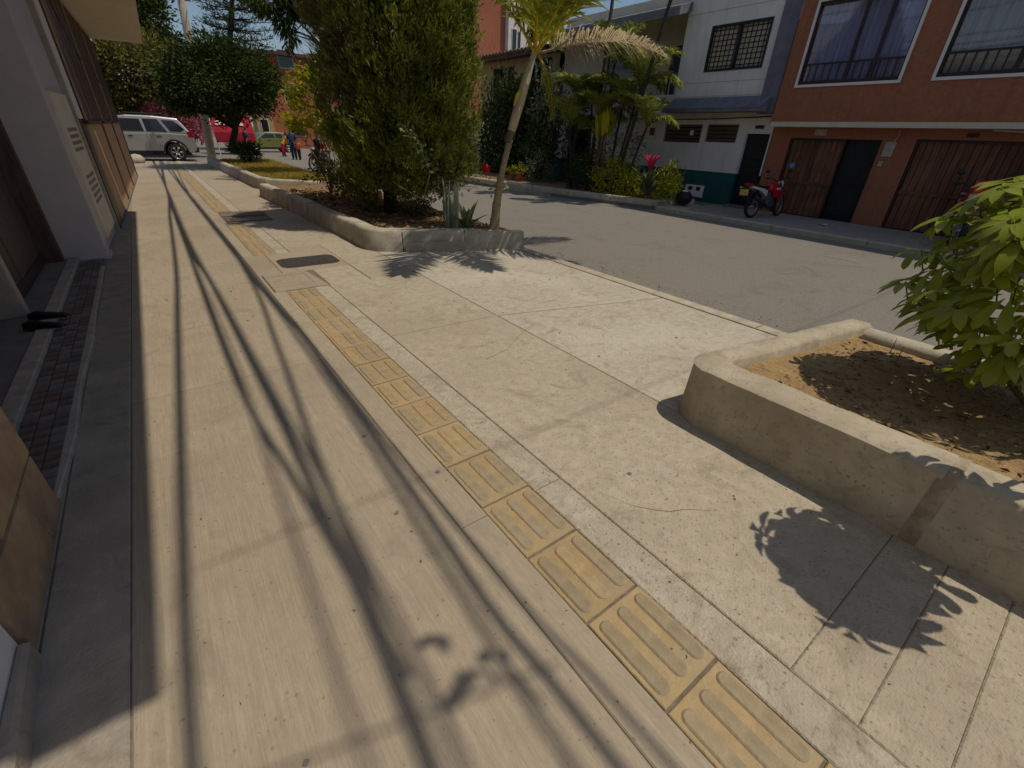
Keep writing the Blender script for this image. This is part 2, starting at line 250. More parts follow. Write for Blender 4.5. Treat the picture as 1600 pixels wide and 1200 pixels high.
# ------------------------------------------------------------------ mesh helpers
class MB:
    def __init__(s): s.v = []; s.f = []; s.r = None
    def add(s, vs, fs):
        k = len(s.v); s.v += [tuple(p) for p in vs]; s.f += [tuple(i+k for i in f) for f in fs]; return s
    def box(s, x0, x1, y0, y1, z0, z1):
        if x0 > x1: x0, x1 = x1, x0
        if y0 > y1: y0, y1 = y1, y0
        if z0 > z1: z0, z1 = z1, z0
        return s.add([(x0, y0, z0), (x1, y0, z0), (x1, y1, z0), (x0, y1, z0), (x0, y0, z1), (x1, y0, z1), (x1, y1, z1), (x0, y1, z1)],
                     [(0, 3, 2, 1), (4, 5, 6, 7), (0, 1, 5, 4), (1, 2, 6, 5), (2, 3, 7, 6), (3, 0, 4, 7)])
    def prism(s, poly, z0, z1, inset=0.0, zi=0.0):
        """poly (counter-clockwise) raised from z0 to z1; inset/zi give a small chamfer at the top"""
        n = len(poly); P = [Vector((p[0], p[1])) for p in poly]
        rings = [[(p.x, p.y, z0) for p in P]]
        if inset:
            c = []
            for i in range(n):
                a = (P[i]-P[i-1]).normalized(); b = (P[(i+1) % n]-P[i]).normalized()
                na = Vector((-a.y, a.x)); nb = Vector((-b.y, b.x)); bi = na+nb
                bi = bi/max(.3, bi.dot(na)); c.append(P[i]+bi*inset)
            rings.append([(p.x, p.y, z1-zi) for p in P]); rings.append([(p.x, p.y, z1) for p in c])
        else: rings.append([(p.x, p.y, z1) for p in P])
        vs = sum(rings, []); fs = [tuple(range(n-1, -1, -1)), tuple((len(rings)-1)*n+i for i in range(n))]
        for k in range(len(rings)-1):
            for i in range(n):
                j = (i+1) % n; fs.append((k*n+i, k*n+j, (k+1)*n+j, (k+1)*n+i))
        return s.add(vs, fs)
    def tube(s, pts, rad, n=8, cap=True):
        pts = [Vector(p) for p in pts]
        if not hasattr(rad, '__len__'): rad = [rad]*len(pts)
        vs = []; prev = None
        for i, p in enumerate(pts):
            t = (pts[min(i+1, len(pts)-1)]-pts[max(i-1, 0)]).normalized()
            if prev is None: u = t.orthogonal().normalized()
            else:
                u = prev-t*prev.dot(t); u = u.normalized() if u.length > 1e-6 else t.orthogonal().normalized()
            prev = u; v = t.cross(u)
            for k in range(n):
                a = 2*PI*k/n; vs.append(p+(u*math.cos(a)+v*math.sin(a))*rad[i])
        fs = []
        for i in range(len(pts)-1):
            for k in range(n):
                k2 = (k+1) % n; fs.append((i*n+k, i*n+k2, (i+1)*n+k2, (i+1)*n+k))
        if cap: fs += [tuple(range(n-1, -1, -1)), tuple((len(pts)-1)*n+k for k in range(n))]
        return s.add(vs, fs)
    def loft(s, rings, cap=True, close=True):
        n = len(rings[0]); vs = sum([list(r) for r in rings], []); fs = []
        for i in range(len(rings)-1):
            for k in range(n if close else n-1):
                k2 = (k+1) % n; fs.append((i*n+k, i*n+k2, (i+1)*n+k2, (i+1)*n+k))
        if cap: fs += [tuple(range(n-1, -1, -1)), tuple((len(rings)-1)*n+k for k in range(n))]
        return s.add(vs, fs)
    def lathe(s, prof, c=(0, 0, 0), n=16, axis='z'):
        rings = []
        for k in range(n):
            a = 2*PI*k/n
            for (r, h) in prof:
                if axis == 'z': rings.append((c[0]+r*math.cos(a), c[1]+r*math.sin(a), c[2]+h))
                else: rings.append((c[0]+r*math.cos(a), c[1]+h, c[2]+r*math.sin(a)))
        m_ = len(prof); fs = []
        for k in range(n):
            k2 = (k+1) % n
            for i in range(m_-1): fs.append((k*m_+i, k2*m_+i, k2*m_+i+1, k*m_+i+1))
        return s.add(rings, fs)
    def ball(s, c, r, n=10, sq=(1, 1, 1)):
        c = Vector(c); prof = []
        vs = []; fs = []
        h = n//2
        for i in range(h+1):
            ph = PI*i/h
            for k in range(n):
                a = 2*PI*k/n; vs.append((c.x+r*sq[0]*math.sin(ph)*math.cos(a), c.y+r*sq[1]*math.sin(ph)*math.sin(a), c.z+r*sq[2]*math.cos(ph)))
        for i in range(h):
            for k in range(n):
                k2 = (k+1) % n; fs.append((i*n+k, (i+1)*n+k, (i+1)*n+k2, i*n+k2))
        return s.add(vs, fs)
    def xf(s, M):
        s.v = [tuple(M@Vector(p)) for p in s.v]; return s
def mesh_of(name, mb, m_, smooth=False, autosmooth=None):
    me = bpy.data.meshes.new(name); me.from_pydata(mb.v, [], mb.f); me.update()
    if m_: me.materials.append(MATS[m_])
    if smooth: me.shade_smooth()
    return me
def obj(name, mb, m_, parent=None, smooth=False, bevel=0.0, kind=None, loc=None):
    me = mb if isinstance(mb, bpy.types.Mesh) else mesh_of(name, mb, m_, smooth)
    o = bpy.data.objects.new(name, me); C.objects.link(o)
    if parent: o.parent = parent
    if loc is not None: o.location = loc
    if bevel:
        b = o.modifiers.new('bevel', 'BEVEL'); b.width = bevel; b.segments = 2; b.limit_method = 'ANGLE'; b.angle_limit = R_(35)
    if kind: o['kind'] = kind
    return o
def tag(o, label, cat, group=None):
    o['label'] = label; o['category'] = cat
    if group: o['group'] = group
    return o
def thing(name, label, cat, loc=(0, 0, 0), group=None, rz=0.0, scale=1.0):
    o = bpy.data.objects.new(name, None); C.objects.link(o); o.location = loc; o.rotation_euler = (0, 0, rz); o.scale = (scale,)*3
    o.empty_display_size = .1
    return tag(o, label, cat, group)
def struct(name, mb, m_, **k): return obj(name, mb, m_, kind='structure', **k)
def leaf_mesh(name, V, nper, faces_per, m_, rnd):
    """V: (N, nper, 3) array of leaf vertices; faces_per: list of index tuples within one leaf; rnd: (N,) 0..1 colour variation"""
    N = V.shape[0]; me = bpy.data.meshes.new(name)
    fl = len(faces_per); sizes = [len(f) for f in faces_per]; flat = np.concatenate([np.array(f) for f in faces_per])
    me.vertices.add(N*nper); me.vertices.foreach_set('co', V.reshape(-1).astype(np.float32))
    idx = (flat[None, :]+(np.arange(N)*nper)[:, None]).reshape(-1).astype(np.int32)
    me.loops.add(len(idx)); me.loops.foreach_set('vertex_index', idx)
    me.polygons.add(N*fl); tot = np.tile(np.array(sizes), N); st = np.concatenate([[0], np.cumsum(tot)[:-1]])
    me.polygons.foreach_set('loop_start', st.astype(np.int32))
    a = me.attributes.new('rnd', 'FLOAT', 'POINT'); a.data.foreach_set('value', np.repeat(rnd, nper).astype(np.float32))
    me.materials.append(MATS[m_]); me.update(calc_edges=True); me.validate()
    return me
def unit(a): return a/np.maximum(1e-9, np.linalg.norm(a, axis=-1, keepdims=True))
def leaves_at(P, D, L, W, m_, name='crown', fold=0.25, jitter=0.0):
    """leaf blades (folded diamonds) at points P along directions D, length L, width W"""
    N = len(P); D = unit(D+rng.normal(0, 1e-3, D.shape)); U = unit(np.cross(D, rng.normal(0, 1, (N, 3)))); Nn = np.cross(D, U)
    L = np.broadcast_to(L, (N,))[:, None]; W = np.broadcast_to(W, (N,))[:, None]
    V = np.stack([P, P+D*L*.45+U*W*.5+Nn*W*fold, P+D*L, P+D*L*.45-U*W*.5+Nn*W*fold], 1)
    return leaf_mesh(name, V, 4, [(0, 1, 2), (0, 2, 3)], m_, rng.random(N))
def clumps(center, rad, n_clump, per, spread, seed=0, shell=0.55, gravity=0.0):
    """points gathered in clumps through an ellipsoid; returns P, outward directions"""
    r = np.random.default_rng(seed); c = np.array(center); rad = np.array(rad)
    u = unit(r.normal(0, 1, (n_clump, 3))); q = shell+(1-shell)*r.random((n_clump, 1))**.6
    q *= 1+.16*np.sin(u[:, :1]*5+seed)*np.cos(u[:, 1:2]*4+seed*2)
    cc = u*q
    P = np.repeat(cc, per, 0)+r.normal(0, spread, (n_clump*per, 3)); D = P-np.repeat(cc, per, 0)*.6+r.normal(0, .25, P.shape)
    D[:, 2] -= gravity
    return c+P*rad, unit(D*rad)
def ebox(name, x0, x1, y0, y1, z0, z1, m_, parent=None, bevel=0.0):
    return obj(name, MB().box(x0, x1, y0, y1, z0, z1), m_, parent, bevel=bevel)
def wall_cells(x0, x1, ys, zs, holes):
    """wall between x0 and x1 over the y/z range with rectangular holes (y0,y1,z0,z1)"""
    mb = MB()
    Y = sorted(set([ys[0], ys[1]]+[h for q in holes for h in q[:2]])); Z = sorted(set([zs[0], zs[1]]+[h for q in holes for h in q[2:]]))
    Y = [y for y in Y if ys[0] <= y <= ys[1]]; Z = [z for z in Z if zs[0] <= z <= zs[1]]
    for i in range(len(Y)-1):
        run = None
        for k in range(len(Z)-1):
            ym, zm = (Y[i]+Y[i+1])/2, (Z[k]+Z[k+1])/2
            solid = not any(h[0] < ym < h[1] and h[2] < zm < h[3] for h in holes)
            if solid:
                run = [run[0], Z[k+1]] if run else [Z[k], Z[k+1]]
            if (not solid or k == len(Z)-2) and run:
                mb.box(x0, x1, Y[i], Y[i+1], run[0], run[1]); run = None
    return mb

# ================================================================== THE SETTING
ZR = -0.10                                       # road level, the pavement top is z = 0
struct('ground', MB().box(-400, 400, -200, 600, -.9, -.14), 'ground_soil')
struct('road', MB().add([(-60, -12, ZR), (60, -12, ZR), (60, 90, ZR), (-60, 90, ZR)], [(0, 1, 2, 3)]), 'asphalt')
for k, (a, b) in enumerate([((893, 324), (930, 334)), ((1288, 399), (1342, 409))]):
    p, q = G(*a, ZR+.004), G(*b, ZR+.004)
    struct('road_marking', MB().add([(p.x-.06, p.y, p.z), (p.x+.06, p.y, p.z), (q.x+.06, q.y, q.z), (q.x-.06, q.y, q.z)][::-1], [(0, 1, 2, 3)]), 'road_paint')
for y in (13.5, 18.0, 23.0):
    struct('road_marking', MB().add([(10.0, y, ZR+.004), (10.12, y, ZR+.004), (10.12, y+1.8, ZR+.004), (10.0, y+1.8, ZR+.004)], [(0, 1, 2, 3)]), 'road_paint')

# near pavement: a bedding sheet, with every slab, tile and cover lying in it as a piece of its own
side = struct('sidewalk', MB().box(-6, 5.06, -6, 30.6, -.13, -.008), 'joint_dark')
def slab(poly, m_, name='slab', z=0.0, inset=.006):
    mb = MB().prism(poly, -.05, z+random.uniform(-.0012, .0012), inset, .005)
    return obj(name, mb, m_, side)
def rect(x0, x1, y0, y1, g=.003): return [(x0+g, y0+g), (x1-g, y0+g), (x1-g, y1-g), (x0+g, y1-g)]
XL0, XL1, XT0, XT1, XM = -.54, .79, .955, 1.275, 1.47
for y0, y1 in [(-6, -1.2), (-1.2, 3.72), (3.72, 3.98), (3.98, 11.22), (11.22, 18.4), (18.4, 25.5), (25.5, 30.55)]:
    slab(rect(XL0, XL1, y0, y1), 'path_concrete')
for y0, y1 in [(-6, -.5), (-.5, 4.4), (4.4, 9.0), (9.0, 14.5), (14.5, 22), (22, 30.55)]:
    slab(rect(-.815, XL0, y0, y1, .003), 'strip_concrete')
slab(rect(-6, -.815, -6, 30.55, .003), 'strip_concrete', z=-.004)
for y0, y1 in [(-6, -1.0), (-1.0, 1.4), (1.4, 3.85), (3.85, 5.82)]:
    slab(rect(XL1, XT0, y0, y1, .002), 'strip_concrete' if False else 'path_concrete'); slab(rect(XT1, XM, y0, y1, .003), 'band_concrete')
slab(rect(XL1, .83, 5.82, 6.66, .002), 'path_concrete'); slab(rect(XL1, 1.10, 6.66, 7.85, .003), 'path_concrete'); slab(rect(1.49, XM+.55, 5.84, 6.66, .003), 'rough_concrete')
for y0, y1 in [(7.85, 10.95), (12.5, 20), (20, 30.55)]:
    slab(rect(XL1, XT0, y0, y1, .002), 'path_concrete'); slab(rect(XT1, XM, y0, y1, .003), 'band_concrete')
slab(rect(XL1, 1.0, 10.95, 12.5, .003), 'path_concrete'); slab(rect(1.88, 2.9, 10.95, 12.5, .003), 'rough_concrete')
XK = 2.69
for poly, m_ in [
    (rect(XM, 5.06, -6, -.38, .0012), 'rough_concrete'), (rect(XM, 5.06, -.38, -.15, .0012), 'rough_concrete'), (rect(XM, 5.06, -.15, .08, .0012), 'rough_concrete'),
    ([(XM+.004, .0815), (XK-.004, .0815), (XK-.004, 3.80), (XM+.004, 3.87)], 'rough_concrete'),
    ([(XK+.004, .0815), (4.87, .0815), (4.87, 3.22), (XK+.004, 3.79)], 'pale_concrete'),
    ([(XM+.004, 3.885), (XK-.004, 3.815), (XK-.004, 5.83), (XM+.004, 5.83)], 'rough_concrete'),
    ([(XK+.004, 3.81), (4.87, 3.24), (4.87, 3.34), (XK+.004, 3.89)], 'pale_concrete'),
    ([(XK+.004, 3.90), (4.87, 3.35), (4.87, 8.2), (XK+.004, 8.2)], 'pale_concrete'),
    ([(2.03, 5.84), (XK-.004, 5.84), (XK-.004, 8.2), (2.03, 8.2)], 'rough_concrete'),
    (rect(XM, 5.06, 8.2, 10.95), 'rough_concrete'), (rect(2.9, 5.06, 10.95, 12.5), 'rough_concrete'), (rect(XM, 5.06, 12.5, 20), 'path_concrete'), (rect(XM, 5.06, 20, 30.55), 'path_concrete')]:
    slab(poly, m_)
# frame of fresh concrete round the iron cover, and the two drain slots
slab([(1.104, 6.664), (2.026, 6.664), (2.026, 7.846), (1.104, 7.846)], 'path_concrete')
slab(rect(XM+.0, 2.03, 7.85, 8.2, .003), 'path_concrete')
for y in (-1.4, .5, 2.0, 3.4, 5.0, 6.3, 8.4, 11, 14, 18, 22, 26): 
    slab(rect(4.875, 5.055, y+.004, {-1.4:.5,.5:2.0,2.0:3.4,3.4:5.0,5.0:6.3,6.3:8.4,8.4:11,11:14,14:18,18:22,22:26,26:30.5}[y]-.002, .003), 'kerb_concrete', 'kerb_block', z=.012, inset=.012)
# worn inspection cover of concrete
cv = slab([(.845, 5.835), (1.475, 5.835), (1.40, 6.64), (.845, 6.64)], 'path_concrete', 'inspection_cover', z=.004)
obj('lifting_slot', MB().box(.93, 1.25, 6.13, 6.16, .0, .0065), 'strip_concrete', cv)
obj('rim', MB().box(.90, 1.36, 6.50, 6.515, .0, .008).box(1.335, 1.35, 6.0, 6.50, .0, .008).box(.92, 1.30, 5.99, 6.0, 0, .0065), 'strip_concrete', cv)
rc = random.Random(21)
for (x, y, dx, dy, n_) in [(-.45, 4.9, .10, .03, 9), (.45, 7.6, .05, -.06, 8), (1.9, 2.9, .09, .05, 10), (3.3, 5.6, .10, -.04, 11), (1.55, 1.2, .05, -.07, 8)]:
    L_, R__ = [], []; px, py = x, y
    for k in range(n_):
        px += dx+rc.uniform(-.03, .03); py += dy+rc.uniform(-.04, .04); hw = .0022*(1-abs(k/(n_-1)-.4))
        L_.append((px, py+hw, .0035)); R__.append((px, py-hw, .0035))
    obj('crack', MB().add(L_+R__, [(n_+k, n_+k+1, k+1, k) for k in range(n_-1)]), 'joint_dark', side)
for k in range(46):
    x, y, r0 = rc.uniform(-.45, 4.5), rc.uniform(.3, 8.5), rc.uniform(.006, .016)
    if .93 < x < 1.3 or (x > 2.55 and y < 1.65): continue
    obj('gum_spot', MB().add([(x+r0*rc.uniform(.7, 1.2)*math.cos(a), y+r0*rc.uniform(.7, 1.2)*math.sin(a), .0042) for a in [PI*q/5 for q in range(10)]], [tuple(range(10))]), 'step_grey', side)
# tactile guide tiles
PITCH = .3955
def tile_mesh(h):
    mb = MB().prism(rect(-.158, .158, -PITCH/2+.006, PITCH/2-.006, 0), -.05, h, .004, .004); return mesh_of('tactile_tile', mb, 'tile_yellow')
def bar_mesh(m_):
    pts = []; r = .032; hl = PITCH/2-.032-r
    for k in range(9): a = PI*k/8; pts.append((r*math.cos(a), hl+r*math.sin(a)))
    for k in range(9): a = PI+PI*k/8; pts.append((r*math.cos(a), -hl+r*math.sin(a)))
    mb = MB().prism(pts, -.002, .0065, .007, .005); return mesh_of('raised_bar', mb, m_)
TM = [tile_mesh(h) for h in (.0, .001, .002)]; BM_ = [bar_mesh('bar_yellow'), bar_mesh('bar_grey'), bar_mesh('bar_grey')]
ys = [.27+PITCH*(k+.5) for k in range(-4, 14)]+[7.87+PITCH*(k+.5) for k in range(7)]+[12.55+PITCH*(k+.5) for k in range(44)]
for y in ys:
    t = obj('tactile_tile', random.choice(TM), None, side, loc=(1.115+random.uniform(-.002, .002), y, random.uniform(-.001, .002)))
    t.rotation_euler = (random.uniform(-.004, .004), random.uniform(-.004, .004), random.uniform(-.006, .006))
    if y < 26:
        for dx in (-.106, .002, .112):
            b = obj('raised_bar', random.choice(BM_), None, t, loc=(dx, 0, .0015))
# iron cover with its rounded outline and ribs
def rrect(x0, x1, y0, y1, r, n=5):
    pts = []
    for cx, cy, a0 in [(x1-r, y1-r, 0), (x0+r, y1-r, PI/2), (x0+r, y0+r, PI), (x1-r, y0+r, 3*PI/2)]:
        for k in range(n+1): a = a0+PI/2*k/n; pts.append((cx+r*math.cos(a), cy+r*math.sin(a)))
    return pts
mh = obj('manhole_cover', MB().prism(rrect(1.16, 1.98, 6.86, 7.44, .13), -.03, .006, .01, .004), 'iron'); tag(mh, 'dark iron manhole cover with rounded ends set in the pavement by the planter', 'manhole cover')
rb = MB()
for k in range(5): rb.prism(rrect(1.24+.03*k, 1.90-.03*k, 6.91+.05*k, 7.37-.05*k, .03), .004, .010+.0004*k) if k % 2 == 0 else rb.box(1.3, 1.84, 6.95+.05*k, 6.965+.05*k, .004, .0125)
obj('rib', rb, 'iron', mh)
for y in (11.05, 11.75):
    dg = obj('drain_grate', MB().box(1.01, 1.86, y, y+.5, -.04, -.001), 'grate_iron'); tag(dg, 'dark iron drain grate across the pavement, '+('nearer' if y < 11.5 else 'farther')+' of the two', 'drain grate', 'drain grates in the pavement')
    for k in range(10): obj('grate_bar', MB().box(1.03+.084*k, 1.08+.084*k, y+.02, y+.48, -.003, .004), 'grate_iron', dg)
    for q in (y, y+.482): obj('grate_frame', MB().box(1.01, 1.86, q, q+.018, -.003, .005), 'iron', dg)

# far pavement and its kerb, swinging out towards the road further down the street
fk = [(12.36, -6), (12.36, 2), (12.36, 8.9), (12.30, 9.1), (11.55, 12.2), (11.05, 15.5), (10.4, 21.0), (9.9, 27), (9.6, 30)]
far = struct('far_sidewalk', MB().prism(fk+[(15.3, 30), (15.3, -6)][::1] if False else [(x, y) for x, y in reversed(fk)]+[(15.3, -6), (15.3, 30)], -.13, -.004), 'step_grey')
yy = [-6, -3, -1, 1.2, 3.3, 5.4, 7.3, 8.95]
for a, b in zip(yy[:-1], yy[1:]):
    obj('kerb_block', MB().prism([(12.2, a+.006), (12.37, a+.006), (12.37, b-.006), (12.2, b-.006)], -.12, .022, .015, .015), 'kerb_concrete', far)
for a, b in zip([-6, -2, 1.6, 5.2], [-2, 1.6, 5.2, 8.6]):
    obj('slab', MB().prism(rect(12.38, 14.98, a, b, .006), -.05, 0, .006, .004), 'strip_concrete', far)
# lighter ramp of concrete in front of the far planter
obj('slab', MB().prism([(12.1, 8.1), (12.36, 8.05), (14.1, 8.62), (14.05, 8.75), (12.28, 9.02)], -.12, .012, .006, .004), 'kerb_concrete', far)

# ------------------------------------------------------------------ raised planters of concrete
def wall_ring(p, nrm, zt, wb, wt, batter):
    """profile of a battered kerb wall at plan point p (outer foot), nrm points inwards"""
    p = Vector((p[0], p[1])); n = Vector(nrm).normalized()
    def at(d, z): q = p+n*d; return (q.x, q.y, z)
    r = .035
    return [at(0, -.12), at(0, 0.0), at(batter*.8, zt-r*1.2), at(batter+r*.35, zt-r*.3), at(batter+r*1.3, zt), at(batter+wt-r, zt), at(batter+wt, zt-r), at(batter+wt+.02, -.12)]
def wall_run(name, pts, zt, wt, batter, m_, parent, inward=1, gap=.006):
    """a stretch of wall following plan points; its inside is on the left hand (inward=1) or right hand (-1)"""
    P0 = [Vector(p) for p in pts]; Z0 = zt if hasattr(zt, '__len__') else [zt]*len(P0); P = []; zt = []
    for i in range(len(P0)-1):                                   # cast in place: slightly wavy, worn edges
        k = max(1, int((P0[i+1]-P0[i]).length/.14))
        for q in range(k): P.append(P0[i].lerp(P0[i+1], q/k)); zt.append(Z0[i]+(Z0[i+1]-Z0[i])*q/k)
    P.append(P0[-1]); zt.append(Z0[-1]); rings = []
    for i, p in enumerate(P):
        a = (P[i]-P[max(i-1, 0)]); b = (P[min(i+1, len(P)-1)]-P[i])
        a = a.normalized() if a.length else b.normalized(); b = b.normalized() if b.length else a
        t = (a+b).normalized(); nn = Vector((-t.y, t.x))*inward; k = 1/max(.5, nn.dot(Vector((-a.y, a.x))*inward))
        rings.append([(x+random.uniform(-.0025, .0025), y+random.uniform(-.0025, .0025), z+random.uniform(-.003, .003)) for x, y, z in wall_ring(p, nn*1, zt[i], 0, wt*k, batter*k)])
    if inward < 0: rings = [r[::-1] for r in rings]
    o = obj(name, MB().loft(rings), m_, parent)
    o.data.shade_smooth(); 
    b = o.modifiers.new('edges', 'EDGE_SPLIT'); b.split_angle = R_(50)
    return o
def soil_sheet(name, poly_fn, x0, x1, y0, y1, z, amp, m_, parent, n=46, seed=1):
    r = np.random.default_rng(seed); ph = r.random((14, 3))*6.28; fr = r.uniform(1, 14, (14, 2))
    vs = []; fs = []
    for i in range(n+1):
        for j in range(n+1):
            y = y0+(y1-y0)*j/n; a, b = poly_fn(y) if poly_fn else (x0, x1); x = a+(b-a)*i/n
            h = sum(math.sin(fr[q, 0]*x+ph[q, 0])*math.sin(fr[q, 1]*y+ph[q, 1])/(1+.35*max(fr[q])) for q in range(14))
            vs.append((x, y, z+amp*h+r.normal(0, amp*.22)))
    for i in range(n):
        for j in range(n): fs.append((i*(n+1)+j, (i+1)*(n+1)+j, (i+1)*(n+1)+j+1, i*(n+1)+j+1))
    return obj(name, MB().add(vs, fs), m_, parent, kind='stuff', smooth=True)
def clod_field(name, pts, smin, smax, m_, parent, seed=3):
    r = random.Random(seed); mb = MB()
    for (x, y, z) in pts:
        s = r.uniform(smin, smax)*(1 if r.random() < .85 else 1.8)
        vs = []
        for a, b, c in [(1, 0, 0), (-1, 0, 0), (0, 1, 0), (0, -1, 0), (0, 0, 1), (0, 0, -1), (.65, .65, .5), (-.6, .6, .5), (.6, -.6, .5), (-.6, -.6, .5)]:
            k = s*r.uniform(.7, 1.25); vs.append((x+a*k, y+b*k, z+c*k*.7))
        mb.add(vs, [(4, 6, 7), (4, 7, 9), (4, 9, 8), (4, 8, 6), (6, 0, 2), (6, 2, 7), (7, 2, 1), (7, 1, 9), (9, 1, 3), (9, 3, 8), (8, 3, 0), (8, 0, 6), (0, 5, 2), (2, 5, 1), (1, 5, 3), (3, 5, 0)])
    return obj(name, mb, m_, parent, kind='stuff')

# near planter on the right
npl = thing('near_planter', 'raised concrete planter in the right foreground holding bare sandy soil', 'planter', (2.66, 1.5, 0))
npl.location = (0, 0, 0)
def ring3(f, t, q, zt, r=.035):
    """foot, outer top edge and inner edge of the wall in plan"""
    f, t, q = Vector(f), Vector(t), Vector(q); a = (t-f); b = (q-t); bl = b.normalized()
    def at(p, z): return (p.x, p.y, z)
    return [at(f, -.12), at(f, 0), at(f+a*.86, zt-.055), at(t-bl*.012, zt-.022), at(t+bl*.03, zt), at(q-bl*.03, zt), at(q, zt-.03), at(q+bl*.01, -.12)][::-1]
cor = []
for y in (.04, .4, .8, 1.10): cor.append(((2.625, y), (2.675, y), (2.925, y)))
for k in range(7):
    a = PI/2*k/6; cor.append(((2.625+.26-.26*math.cos(a), 1.26+.26*math.sin(a)), (2.675+.20-.20*math.cos(a), 1.29+.20*math.sin(a)), (2.925+.01*k, 1.25+.008*k)))
for x in (3.2, 3.8, 4.2, 4.73): d = (x-2.88)*.165; cor.append(((x, 1.525-d), (x, 1.485-d), (x, 1.295-d)))
dense = []
for c0, c1 in zip(cor[:-1], cor[1:]):
    k = max(1, int((Vector(c1[1])-Vector(c0[1])).length/.1))
    for q in range(k): dense.append([Vector(a).lerp(Vector(b), q/k) for a, b in zip(c0, c1)])
dense.append([Vector(a) for a in cor[-1]])
rough_rings = [[(x+random.uniform(-.003, .003), y+random.uniform(-.003, .003), z+random.uniform(-.0035, .0035)) for x, y, z in ring3(f, t, q, .425)] for f, t, q in dense]
o = obj('wall_segment', MB().loft(rough_rings), 'wall_concrete', npl, smooth=True); md = o.modifiers.new('edges', 'EDGE_SPLIT'); md.split_angle = R_(50)
wall_run('wall_segment', [(2.63, -1.6), (2.625, -.6), (2.625, .034)], .42, .25, .05, 'wall_concrete', npl, inward=-1)
wall_run('wall_segment', [(2.63, -4.6), (2.63, -1.606)], .42, .25, .05, 'wall_concrete', npl, inward=-1)
wall_run('mortar_patch', [(2.621, -.012), (2.620, .03), (2.6215, .062)], .424, .262, .05, 'mortar', npl, inward=-1)
wall_run('wall_segment', [(4.72, -4.6), (4.72, -1.4), (4.72, .5), (4.72, .985)], .415, .2, .03, 'wall_concrete_pale', npl, inward=1)
soil_sheet('soil', None, 2.9, 4.55, -4.5, 1.25, .345, .008, 'soil', npl, n=80, seed=5)
r_ = random.Random(4)
clod_field('clods', [(r_.uniform(3.0, 4.42), r_.uniform(-2.2, 1.02), .347) for _ in range(900)], .004, .016, 'clod', npl)
def litter(name, n, x0, x1, y0, y1, z, s0, s1, parent=None, m_='litter'):
    P = np.stack([rng.uniform(x0, x1, n), rng.uniform(y0, y1, n), np.full(n, z)], 1); D = unit(np.stack([rng.normal(0, 1, n), rng.normal(0, 1, n), rng.uniform(0, .25, n)], 1))
    me = leaves_at(P, D, rng.uniform(s0, s1, n), rng.uniform(s0*.3, s1*.4, n), m_, name)
    return obj(name, me, None, parent, kind='stuff')
litter('leaf_litter', 420, 3.0, 4.42, -1.8, 1.0, .357, .02, .06, npl)
o = litter('pavement_litter', 700, -.5, 4.8, -.6, 9, .004, .006, .022); tag(o, 'specks of dry leaf litter strewn over the pavement', 'leaf litter')

o = litter('gutter_litter', 500, 5.08, 5.7, 0, 9, ZR+.004, .01, .045); tag(o, 'dry leaves and grit gathered in the gutter along the kerb', 'leaf litter')
# planter with the cypress
pl2 = thing('cypress_planter', 'long raised concrete planter round the cypress, its end angled towards the road', 'planter')
end_c = [(2.56, 7.62), (2.585, 7.46), (2.64, 7.33), (2.73, 7.22), (2.85, 7.14)]
S = [((2.35, 15.1), (2.40, 13.62)), ((2.40, 13.6), (2.45, 12.2)), ((2.45, 12.18), (2.49, 10.8)), ((2.49, 10.78), (2.53, 9.3)), ((2.53, 9.28), (2.56, 8.55))]
for k, (a, b) in enumerate(S): wall_run('wall_segment', [a, b], .33+.008*((k*7) % 3-1), .23, .06, ['wall_concrete_pale', 'wall_concrete'][k % 2], pl2, inward=1)
wall_run('wall_segment', [(2.555, 8.53), (2.56, 8.1), *end_c, (3.05, 7.05)], .335, .24, .06, 'wall_concrete_pale', pl2, inward=1)
wall_run('wall_segment', [(3.06, 7.045), (3.6, 6.83), (4.02, 6.68)], [.335, .33, .325], .24, .04, 'wall_concrete_pale', pl2, inward=1)
wall_run('wall_segment', [(4.03, 6.675), (4.5, 6.5), (5.02, 6.31)], [.325, .30, .275], .24, .03, 'wall_concrete', pl2, inward=1)
obj('ledge', MB().prism([(3.08, 7.0), (3.08, 6.985), (4.0, 6.63), (4.0, 6.648)][::-1], -.02, .16), 'wall_concrete', pl2)
for y0, y1 in [(6.6, 8.4), (8.4, 10.4), (10.4, 12.6), (12.6, 14.6)]:
    obj('kerb_block', MB().prism(rect(5.07, 5.24, y0, y1, .005), -.12, .16, .015, .015), 'kerb_concrete', pl2)
def pf(y): return (min(5.0, 2.72+max(0, (7.55-y))*2.45), 5.10)
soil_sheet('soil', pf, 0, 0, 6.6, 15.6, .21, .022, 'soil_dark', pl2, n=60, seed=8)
clod_field('clods', [(r_.gauss(3.15, .3), r_.gauss(12.2, .55), .25+r_.uniform(0, .08)) for _ in range(260)]+[(r_.uniform(2.9, 5.0), r_.uniform(7.2, 14.6), .225) for _ in range(700)], .012, .05, 'clod', pl2, 9)
litter('leaf_litter', 900, 2.9, 5.0, 7.0, 13, .25, .03, .08, pl2)

